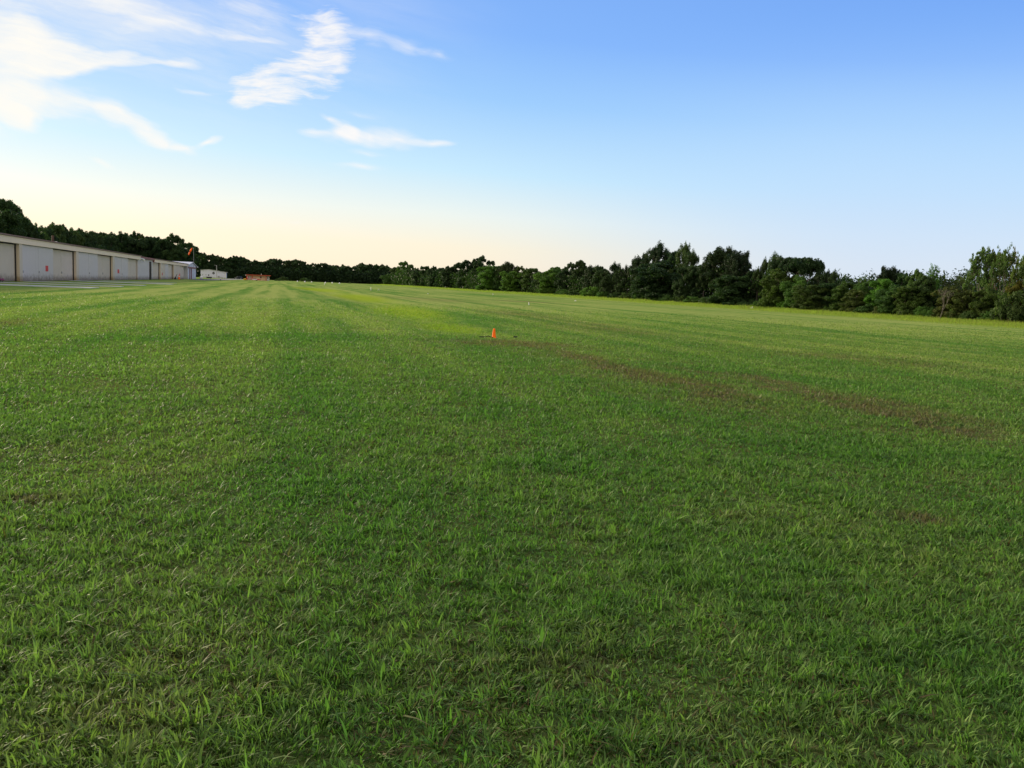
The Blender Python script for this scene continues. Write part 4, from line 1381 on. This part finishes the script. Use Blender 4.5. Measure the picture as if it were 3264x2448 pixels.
def make_bush(name, seed, per=110, ferny=False):
    """shrub 3 high and about 4 wide, leafy to the ground"""
    rng = np.random.default_rng(seed)
    n = 46
    a = rng.uniform(0, 6.283, n); r = 1.75 * rng.random(n) ** .55
    top = 2.7 * np.sqrt(np.clip(1 - (r / 2.05) ** 2, .05, 1)) * rng.uniform(.6, 1.1, n)
    z = top * rng.uniform(.25, 1.0, n) ** .6
    C = np.stack([r * np.cos(a), r * np.sin(a), z], -1)
    q = rng.uniform(.28, .52, (n, 1)); Rd = np.concatenate([q, q, q * (1.3 if ferny else .8)], 1)
    V, rn = clump_leaves(rng, C, Rd, per, .11, .035 if ferny else .065)
    wood = [limb(rng, (rng.normal(0, .2), rng.normal(0, .2), -.1), C[i] * [.7, .7, .8], .05, .012) for i in range(9)]
    proto(name, V, rn, M['leaf'], wood)


def grow(rng, wood, tips, p, d, L, r, lev):
    q = p + d * L
    wood.append(limb(rng, p, q, r, r * .62, .05))
    if lev == 0:
        tips.append(q); return
    for k in range(rng.integers(2, 4)):
        nd = d + rng.normal(0, .48, 3) + np.array([0, 0, .12]); nd /= np.linalg.norm(nd)
        grow(rng, wood, tips, q, nd, L * rng.uniform(.58, .82), r * .6, lev - 1)
    tips.append(q)


def make_sparse(name, seed, mat, per=26, stems=3, crad=.42, spread=.34, lev=4, ln=.20, wd=.13, low=1.8):
    """thin-crowned tree 10 high: forking limbs with small separate leaf clusters and sky between"""
    rng = np.random.default_rng(seed)
    wood, tips = [], []
    for s in range(stems):
        d = np.array([rng.normal(0, spread), rng.normal(0, spread), 1.0]); d /= np.linalg.norm(d)
        grow(rng, wood, tips, np.array([rng.normal(0, .15), rng.normal(0, .15), -.1]), d, 3.3, .17, lev)
    T = np.array(tips)
    top = T[:, 2].max(); sc = 9.7 / top
    T = T * sc
    wood = [([tuple(np.array(p) * sc) for p in pts], rad) for pts, rad in wood]
    T = T[T[:, 2] > low]
    C = np.concatenate([T + rng.normal(0, .22, T.shape), T + rng.normal(0, .5, T.shape)])
    q = crad * np.exp(rng.normal(0, .3, (len(C), 1)))
    V, rn = clump_leaves(rng, C, np.concatenate([q, q, q * .7], 1), per, ln, wd, shell=.2)
    proto(name, V, rn, mat, wood, 5)


def make_bare(name, seed):
    rng = np.random.default_rng(seed)
    wood, tips = [], []
    grow(rng, wood, tips, np.array([0, 0, -.1]), np.array([-.25, 0, .97]), 3.2, .2, 5)
    T = np.array(tips); sc = 9.7 / T[:, 2].max()
    wood = [([tuple(np.array(p) * sc) for p in pts], [max(r * .8, .022) for r in rad]) for pts, rad in wood]
    C = T[rng.random(len(T)) < .12] * sc
    q = np.full((len(C), 3), .25)
    V, rn = clump_leaves(rng, C, q, 6, .10, .05)
    proto(name, V, rn, M['leaf'], wood, 4)


make_broad('broad_a', 1); make_broad('broad_b', 2, lobes=10); make_broad('broad_c', 3, low=.04, lobes=11)
make_broad('broad_d', 4, low=.03, lobes=8, narrow=.9)
make_broad('tall_a', 5, low=.05, lobes=11, narrow=.66, gaps=.12); make_broad('tall_b', 6, low=.06, lobes=10, narrow=.72, gaps=.2)
make_broad('umbrella_a', 7, low=.66, lobes=12, narrow=1.1, gaps=.05, open_under=True)
make_pine('pine_a', 11, candles=3); make_pine('pine_b', 12, low=.36, wide=2.0); make_pine('pine_c', 13, low=.26, wide=2.4, flat=True, candles=5); make_pine('pine_d', 14, low=.4, wide=1.7)
make_bush('bush_a', 21); make_bush('bush_b', 22); make_bush('bush_c', 23, ferny=True)
make_sparse('sparse_green', 31, M['autumn'], per=44, stems=5, spread=.30, crad=.40, ln=.12, wd=.075)
make_sparse('sparse_small', 35, M['leaf'], per=20, stems=4, spread=.36, crad=.32, ln=.11, wd=.06, low=5.0)
make_sparse('sparse_autumn', 32, M['autumn'], per=32, stems=5, spread=.32, crad=.38, ln=.12, wd=.075)
make_sparse('wispy', 33, M['leaf'], per=16, stems=5, crad=.26, spread=.22, lev=4, ln=.13, wd=.06, low=1.0)
make_bare('bare', 34)
WIDTH = {}
for k_, (cr_, tr_) in PROTO.items():
    co = np.empty(len(cr_.vertices) * 3, dtype=np.float32); cr_.vertices.foreach_get('co', co); co = co.reshape(-1, 3)
    r_ = np.hypot(co[:, 0], co[:, 1])
    WIDTH[k_] = (2 * float(np.percentile(np.abs(co[:, 0]), 97.5)), float(np.percentile(co[:, 2], 99.6)))

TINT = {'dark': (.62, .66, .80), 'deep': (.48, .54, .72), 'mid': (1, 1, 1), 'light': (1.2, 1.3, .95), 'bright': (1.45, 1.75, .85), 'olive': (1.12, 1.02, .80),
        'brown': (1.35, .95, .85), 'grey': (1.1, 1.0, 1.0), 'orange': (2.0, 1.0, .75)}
KIND = {'broad': ('round', 'broadleaf tree'), 'tall': ('narrow', 'broadleaf tree'), 'umbrella': ('flat-crowned', 'oak'), 'pine': ('tufted', 'pine'),
        'bush': ('low', 'shrub'), 'sparse': ('thin-leaved', 'tree'), 'wispy': ('wispy upright', 'tree'), 'bare': ('leafless', 'tree')}
RNG = random.Random(5)


def plant(p, h, w, kind, tint, rot=None):
    """one tree: an Empty at its foot, a crown and a trunk"""
    base = kind.split('_')[0]
    nm = {'pine': 'pine_tree', 'bush': 'shrub', 'bare': 'dead_tree'}.get(base, 'broadleaf_tree')
    o = bpy.data.objects.new(nm, None); COL.objects.link(o)
    o.empty_display_size = .5
    o.location = (p.x, p.y, 0)
    o.rotation_euler = (0, 0, RNG.uniform(0, 6.28) if rot is None else rot)
    W0, H0 = WIDTH[kind]
    o.scale = (w / W0, w / W0, h / H0)
    cr, tr = PROTO[kind]
    c = link('crown' if base != 'bush' else 'foliage', cr, o)
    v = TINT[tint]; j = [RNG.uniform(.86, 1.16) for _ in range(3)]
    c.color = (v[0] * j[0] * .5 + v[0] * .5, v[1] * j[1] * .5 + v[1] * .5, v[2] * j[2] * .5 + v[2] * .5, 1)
    tk = link('trunk' if base != 'bush' else 'stem', tr, o)
    tk.color = (1.25, 1.3, 1.35, 1) if base in ('bare', 'sparse') else (.8, .8, .8, 1)
    return o


ORD = ['', 'first', 'second', 'third', 'fourth', 'fifth', 'sixth', 'seventh', 'eighth', 'ninth', 'tenth', 'eleventh', 'twelfth']
SHADE = {'dark': 'dark green', 'deep': 'blackish green', 'mid': 'mid green', 'light': 'lighter green', 'bright': 'bright yellow-green', 'olive': 'olive', 'brown': 'brownish',
         'grey': 'greyish', 'orange': 'orange-brown'}


def name_trees(items, place, marks, group, noun=None):
    """items: (px, object, kind, tint) ; marks: {index of a landmark: its own label, short name}"""
    items = sorted(items, key=lambda q: q[0])
    keys = [i for i, it in enumerate(items) if it[4]]
    for i, (px, o, kind, tint, lm) in enumerate(items):
        a, b_ = KIND[kind.split('_')[0]]
        if lm:
            lab = lm[0]
        else:
            j = min(keys, key=lambda q: abs(q - i))
            side = 'right' if i > j else 'left'
            n = abs(i - j)
            w = ORD[n] if n < len(ORD) else f'{n}th'
            lab = f'{SHADE[tint]} {a} {b_}, {w} {side} of the {items[j][4][1]}'
        tag(o, lab, 'shrub' if 'shrub' in b_ else 'tree', group)


def right_line():
    base = lambda x: 908 + .0606 * (x - 1250)
    T = [  # px, top py, width px, kind, tint, metres behind the edge, landmark
        (1240, 875, 36, 'broad_d', 'light', 0, ('pale green round tree standing at the left end of the right tree line', 'pale end tree')),
        (1262, 853, 36, 'broad_a', 'mid', 4, None), (1289, 836, 36, 'tall_b', 'light', 3, None), (1309, 846, 28, 'tall_a', 'mid', 2, None),
        (1331, 857, 30, 'broad_b', 'dark', 0, None), (1359, 850, 36, 'broad_c', 'dark', 2, None), (1383, 851, 32, 'broad_d', 'dark', 0, None),
        (1405, 855, 38, 'broad_a', 'dark', 2, None), (1428, 851, 40, 'broad_b', 'deep', 0, None), (1453, 845, 48, 'broad_c', 'deep', 3, None),
        (1489, 832, 56, 'broad_a', 'deep', 3, None), (1513, 829, 44, 'pine_c', 'deep', 5, None),
        (1536, 820, 58, 'broad_b', 'deep', 5, ('tallest dark rounded tree above the orange field cone', 'tree above the cone')),
        (1556, 850, 66, 'broad_d', 'bright', -1, None), (1594, 849, 46, 'broad_c', 'mid', 2, None), (1619, 838, 54, 'pine_c', 'mid', 4, None),
        (1630, 866, 52, 'broad_a', 'bright', -1, None), (1658, 852, 44, 'broad_d', 'olive', 2, None), (1695, 857, 56, 'broad_c', 'mid', 2, None),
        (1726, 872, 44, 'tall_a', 'mid', 0, None), (1748, 863, 62, 'broad_b', 'bright', 0, None), (1769, 853, 60, 'broad_a', 'light', 3, None),
        (1799, 862, 46, 'broad_d', 'deep', 1, None), (1816, 841, 44, 'tall_b', 'dark', 3, None), (1849, 834, 54, 'tall_a', 'dark', 3, None),
        (1885, 848, 48, 'pine_c', 'dark', 2, None), (1913, 852, 48, 'broad_c', 'dark', 2, None), (1936, 866, 44, 'broad_b', 'dark', 0, None),
        (1957, 839, 40, 'pine_d', 'dark', 3, None), (1977, 858, 34, 'broad_d', 'dark', 1, None), (1999, 849, 44, 'pine_a', 'dark', 2, None),
        (2027, 820, 50, 'pine_b', 'dark', 2, None), (2053, 807, 46, 'pine_d', 'mid', 4, None),
        (2094, 780, 84, 'pine_a', 'dark', 3, ('tallest tufted pine, left one of the high pair in the right tree line', 'tallest pine')),
        (2112, 838, 150, 'broad_b', 'deep', 0, None), (2139, 806, 66, 'broad_a', 'deep', 4, None), (2060, 845, 80, 'broad_c', 'deep', 1, None),
        (2175, 780, 58, 'pine_b', 'light', 3, None), (2200, 803, 50, 'pine_d', 'mid', 2, None), (2228, 851, 58, 'broad_d', 'deep', 1, None), (2190, 850, 70, 'broad_c', 'dark', 0, None),
        (2243, 834, 40, 'pine_d', 'mid', 1, None), (2268, 808, 50, 'pine_d', 'dark', 3, None),
        (2303, 792, 110, 'pine_c', 'dark', 3, ('broad dome-topped pine in the right tree line', 'dome-topped pine')),
        (2346, 806, 76, 'pine_c', 'deep', 2, None), (2320, 880, 110, 'broad_c', 'dark', -1, None), (2393, 868, 54, 'broad_a', 'deep', 2, None), (2413, 856, 36, 'pine_d', 'mid', 2, None),
        (2431, 826, 34, 'pine_d', 'mid', 3, None), (2467, 812, 62, 'pine_a', 'light', 3, None),
        (2478, 862, 100, 'broad_b', 'olive', -1, None), (2511, 823, 92, 'umbrella_a', 'deep', 4, None),
        (2556, 824, 96, 'umbrella_a', 'deep', 2, ('flat-crowned oak with sky showing below its canopy', 'oak with the sky gap')),
        (2545, 884, 86, 'broad_d', 'light', -1, None), (2606, 871, 56, 'broad_b', 'deep', 2, None), (2583, 910, 80, 'broad_a', 'olive', -2, None),
        (2632, 864, 40, 'pine_d', 'dark', 2, None), (2653, 864, 34, 'pine_d', 'mid', 1, None), (2640, 905, 70, 'broad_c', 'dark', 0, None),
        (2694, 902, 86, 'broad_d', 'olive', 0, None), (2747, 882, 44, 'wispy', 'light', 1, None), (2768, 898, 76, 'broad_b', 'light', 1, None), (2730, 925, 80, 'broad_a', 'brown', -1, None),
        (2829, 853, 74, 'pine_c', 'deep', 2, ('spiky dark pine right of the gap with the distant wood', 'spiky pine')),
        (2806, 892, 70, 'broad_c', 'bright', 0, None), (2869, 875, 64, 'broad_a', 'dark', 2, None), (2850, 910, 90, 'broad_d', 'mid', -1, None),
        (2916, 865, 60, 'broad_b', 'light', 1, None), (2964, 844, 50, 'wispy', 'bright', 1, None), (2943, 884, 62, 'tall_a', 'mid', 0, None), (2905, 915, 90, 'broad_c', 'olive', -1, None),
        (3036, 879, 110, 'sparse_small', 'olive', 3, None), (3000, 916, 62, 'bare', 'grey', -3, ('bare grey leaning tree with no leaves, left of the tall autumn trees', 'bare grey tree')),
        (3030, 918, 90, 'broad_d', 'brown', 0, None), (3082, 928, 84, 'broad_a', 'brown', 0, None),
        (3130, 794, 92, 'sparse_green', 'mid', 1, None),
        (3192, 789, 96, 'sparse_autumn', 'mid', 1, ('tallest thin autumn tree turning orange, at the right end', 'tallest autumn tree')),
        (3252, 807, 80, 'sparse_autumn', 'olive', 1, None), (3150, 925, 90, 'broad_b', 'olive', 0, None), (3215, 930, 80, 'bush_b', 'grey', -2, None), (3262, 900, 80, 'broad_c', 'orange', 1, None),
        (3320, 840, 100, 'broad_a', 'mid', 1, None), (3420, 850, 130, 'broad_b', 'mid', 1, None)]
    items = []
    for x, top, w, kind, tint, off, lm in T:
        v = TREE_V + off
        p = at_v(x, hor(x) - 6, v)
        d = p.y
        h = at_v(x, top, v).z
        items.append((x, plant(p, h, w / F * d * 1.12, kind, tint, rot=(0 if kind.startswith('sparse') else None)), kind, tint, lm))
    name_trees(items, '', None, 'trees of the right-hand tree line')
    # shrubs along the foot of the wood
    items = []
    x = 1800.0
    i = 0
    tints = ['light', 'mid', 'bright', 'light', 'mid', 'olive', 'light', 'mid', 'mid', 'dark', 'olive', 'brown']
    while x < 3290:
        w = RNG.uniform(40, 62) * (.8 if x < 2100 else 1)
        hp = RNG.uniform(20, 34) * (1 + (x - 1800) / 3000)
        v = TREE_V - RNG.uniform(.2, 1.6)
        p = at_v(x, hor(x) + 4, v)
        h = hp / F * p.y
        kd = ['bush_c', 'bush_a', 'bush_b'][i % 3]
        tn = tints[(i * 7 + int(x) // 300) % (9 if x < 2300 else 12)]
        near = None
        if i % 9 == 4:
            nth = {4: 'the tufted pines', 13: 'the tallest pine', 22: 'the dome-topped pine'}.get(i)
            names = ['first', 'second', 'third', 'fourth', 'fifth']
        items.append([x, plant(p, h, w / F * p.y * 1.15, kd, tn), kd, tn, None])
        x += w * RNG.uniform(.72, .95); i += 1
    # landmarks: the shrub below a notable tree
    for tx, lab, short in ((1816, 'leafy shrub at the left end of the shrub fringe below the wood', 'leftmost fringe shrub'), (2094, 'leafy shrub at the foot of the tallest pine', 'shrub under the tallest pine'),
                           (2303, 'leafy shrub at the foot of the dome-topped pine', 'shrub under the dome-topped pine'), (2556, 'leafy shrub below the flat-crowned oak with the sky gap', 'shrub under the gapped oak'),
                           (2829, 'leafy shrub below the spiky pine past the gap', 'shrub under the spiky pine'), (3130, 'leafy shrub below the thin-crowned autumn trees', 'shrub under the autumn trees')):
        q = min(items, key=lambda a: abs(a[0] - tx)) if tx != 1816 else items[0]
        if q[4] is None: q[4] = (lab, short)
    name_trees([tuple(q) for q in items], '', None, 'shrubs along the foot of the right tree line')


right_line()


def left_trees():
    T = [(-60, 640, 120, 'broad_b', 'dark', None), (8, 640, 84, 'broad_a', 'dark', ('big dark broadleaf tree rising behind the hangar at the left edge', 'big tree at the left edge')),
         (36, 650, 66, 'tall_b', 'dark', None), (66, 690, 56, 'broad_c', 'dark', None),
         (90, 704, 44, 'tall_a', 'dark', None), (111, 720, 44, 'broad_d', 'mid', None), (137, 727, 40, 'tall_b', 'mid', None), (153, 728, 34, 'tall_a', 'dark', None),
         (173, 717, 44, 'tall_b', 'mid', None), (200, 722, 40, 'tall_a', 'dark', ('knobbly tree peak behind the rusty roof vent pipe', 'tree behind the roof vent')), (231, 733, 46, 'broad_b', 'mid', None), (257, 734, 40, 'tall_a', 'dark', None),
         (291, 740, 52, 'broad_a', 'dark', None), (327, 745, 52, 'broad_c', 'deep', None), (354, 746, 36, 'tall_b', 'dark', None), (390, 745, 52, 'broad_d', 'deep', None),
         (427, 744, 50, 'broad_b', 'deep', None), (452, 753, 36, 'tall_b', 'olive', None), (476, 757, 40, 'broad_a', 'deep', None), (497, 758, 40, 'broad_c', 'dark', None),
         (515, 772, 36, 'broad_d', 'deep', None), (546, 751, 62, 'broad_b', 'dark', ('tall domed tree behind the far hangar row, left of the windsock', 'domed tree by the windsock')),
         (572, 790, 50, 'broad_a', 'deep', None), (603, 777, 54, 'broad_c', 'dark', None), (627, 802, 40, 'broad_d', 'deep', None), (645, 811, 30, 'tall_a', 'mid', None)]
    xs = sorted(q[0] for q in T)
    tops = {q[0]: q[1] for q in T}
    for i, (a, b) in enumerate(zip(xs, xs[1:])):
        if 80 < a < 600:
            T.append(((a + b) // 2 + 1, max(tops[a], tops[b]) + 3 + (i * 5) % 9, 46, ['broad_c', 'broad_a', 'tall_a', 'broad_d'][i % 4], ['deep', 'dark'][i % 2], None))
    items = []
    for x, top, w, kind, tint, lm in T:
        p = at_v(x, hor(x) - 6, -62)
        d = min(p.y, 345 + (x % 5) * 4) if x < 600 else 590
        p = at_y(x, hor(x) - 6, d)
        items.append((x, plant(p, at_y(x, top, d).z, w / F * d * 1.35, kind, tint), kind, tint, lm))
    name_trees(items, '', None, 'trees behind the hangars')


left_trees()


def far_trees():
    tops = [(664, 814), (678, 813), (694, 817), (706, 821), (724, 825), (738, 822), (751, 817), (764, 823), (778, 823), (794, 832), (811, 831), (826, 835), (842, 838), (856, 831), (867, 826), (880, 828), (893, 829), (911, 833),
            (925, 831), (940, 829), (953, 831), (966, 834), (980, 844), (998, 841), (1013, 843), (1027, 840), (1043, 846), (1058, 846), (1074, 847), (1092, 845), (1109, 850), (1126, 852), (1140, 846), (1151, 840), (1166, 845), (1182, 843), (1199, 845), (1216, 845), (1233, 848)]
    kinds = ['broad_a', 'broad_b', 'broad_c', 'broad_d', 'tall_a', 'broad_b', 'broad_c']
    marks = {678: ('dark round tree behind the white hall, above its black diamond emblem', 'tree above the white hall'), 826: ('dark round tree behind the salmon hut\'s red roof', 'tree behind the hut'),
             966: ('dark round tree in the far wood above the two green field bushes', 'tree above the field bushes'), 1151: ('small tree peak standing proud of the far wood', 'proud small peak')}
    items = []
    for i, (x, top) in enumerate(tops):
        d = 585 + (i * 37 % 5) * 7
        p = at_y(x, hor(x), d)
        kd, tn = kinds[(i * 5) % 7], ['deep', 'deep', 'dark', 'deep', 'dark'][i * 3 % 5]
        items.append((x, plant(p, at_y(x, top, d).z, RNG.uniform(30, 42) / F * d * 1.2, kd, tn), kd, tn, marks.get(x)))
    name_trees(items, '', None, 'trees of the far wood')
    # bushes out on the field before it
    for x, y, w, hp, lab in ((903, 895, 26, 13, 'round green bush on the field just right of the salmon hut'), (888, 895.5, 22, 7, 'low green bush touching the salmon hut\'s right end'),
                             (972, 898.5, 28, 13, 'round green bush on the field behind the white dome markers'), (1115, 904, 8, 6, 'tiny green bush at the foot of the far wood')):
        p = gp(x, y)
        o = plant(p, hp / F * p.y, w / F * p.y * 1.15, 'bush_a', 'mid')
        tag(o, lab, 'bush')


far_trees()


def mass(name, label, cat, pts, seed, n, size, mat, tint):
    """a continuous low mass of leaves: pts are (ground point, height, half depth)"""
    rng = np.random.default_rng(seed)
    P0 = np.array([[p.x, p.y, h, r] for p, h, r in pts])
    seg = np.linalg.norm(np.diff(P0[:, :2], axis=0), axis=1); cum = np.concatenate([[0], np.cumsum(seg)])
    s = rng.random(n) ** 1.0 * cum[-1]
    x = np.interp(s, cum, P0[:, 0]); y = np.interp(s, cum, P0[:, 1]); h = np.interp(s, cum, P0[:, 2]); r = np.interp(s, cum, P0[:, 3])
    x = x + rng.normal(0, 1, n) * r; y = y + rng.normal(0, 1, n) * r
    hh = h * (.80 + .22 * vnoise(x, y, seed + 1, .35) + .12 * vnoise(x, y, seed + 2, 1.2))
    z = hh * rng.random(n) ** .7
    sz = np.interp(s, cum, size if len(size) == len(cum) else [size[0]] * len(cum))
    V = leaf_quads(rng, np.stack([x, y, z], -1), sph(rng, n) + [0, 0, .3], 1.0, .55)
    c = np.repeat(np.stack([x, y, z], -1), 4, axis=0)
    V = c + (V - c) * np.repeat(sz, 4)[:, None]
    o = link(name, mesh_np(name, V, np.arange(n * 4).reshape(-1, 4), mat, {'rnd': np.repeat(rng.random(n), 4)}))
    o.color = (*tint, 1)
    return tag(o, label, cat, kind='stuff')


edge = [(1215, 888), (1300, 868), (1450, 868), (1540, 858), (1700, 878), (1900, 876), (2000, 872), (2085, 838), (2180, 838), (2255, 872), (2300, 846), (2360, 852), (2420, 888), (2490, 872), (2530, 902), (2600, 896),
        (2660, 916), (2790, 922), (2830, 898), (2900, 906), (3000, 928), (3100, 922), (3200, 934), (3400, 900)]
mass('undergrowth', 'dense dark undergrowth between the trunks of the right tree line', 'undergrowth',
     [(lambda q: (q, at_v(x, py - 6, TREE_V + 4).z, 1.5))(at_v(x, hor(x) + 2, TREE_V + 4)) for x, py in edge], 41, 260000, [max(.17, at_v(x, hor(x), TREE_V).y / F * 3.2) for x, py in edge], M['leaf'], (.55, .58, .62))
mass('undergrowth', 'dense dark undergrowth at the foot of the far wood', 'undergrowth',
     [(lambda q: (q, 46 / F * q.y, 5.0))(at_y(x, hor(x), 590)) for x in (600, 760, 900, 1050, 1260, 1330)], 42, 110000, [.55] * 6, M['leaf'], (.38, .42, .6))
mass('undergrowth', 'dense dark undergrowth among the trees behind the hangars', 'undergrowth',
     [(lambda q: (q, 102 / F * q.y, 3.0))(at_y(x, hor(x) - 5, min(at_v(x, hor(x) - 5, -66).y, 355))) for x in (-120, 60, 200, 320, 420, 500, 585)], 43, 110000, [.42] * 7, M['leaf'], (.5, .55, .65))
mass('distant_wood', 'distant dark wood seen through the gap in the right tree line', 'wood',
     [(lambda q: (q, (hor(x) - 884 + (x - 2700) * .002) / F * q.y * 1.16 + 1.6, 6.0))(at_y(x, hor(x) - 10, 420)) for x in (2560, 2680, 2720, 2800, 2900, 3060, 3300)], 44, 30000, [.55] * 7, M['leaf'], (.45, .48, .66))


S.render.engine = 'CYCLES'
S.cycles.use_denoising = True
S.cycles.max_bounces = 6
S.cycles.diffuse_bounces = 3
S.cycles.transparent_max_bounces = 4
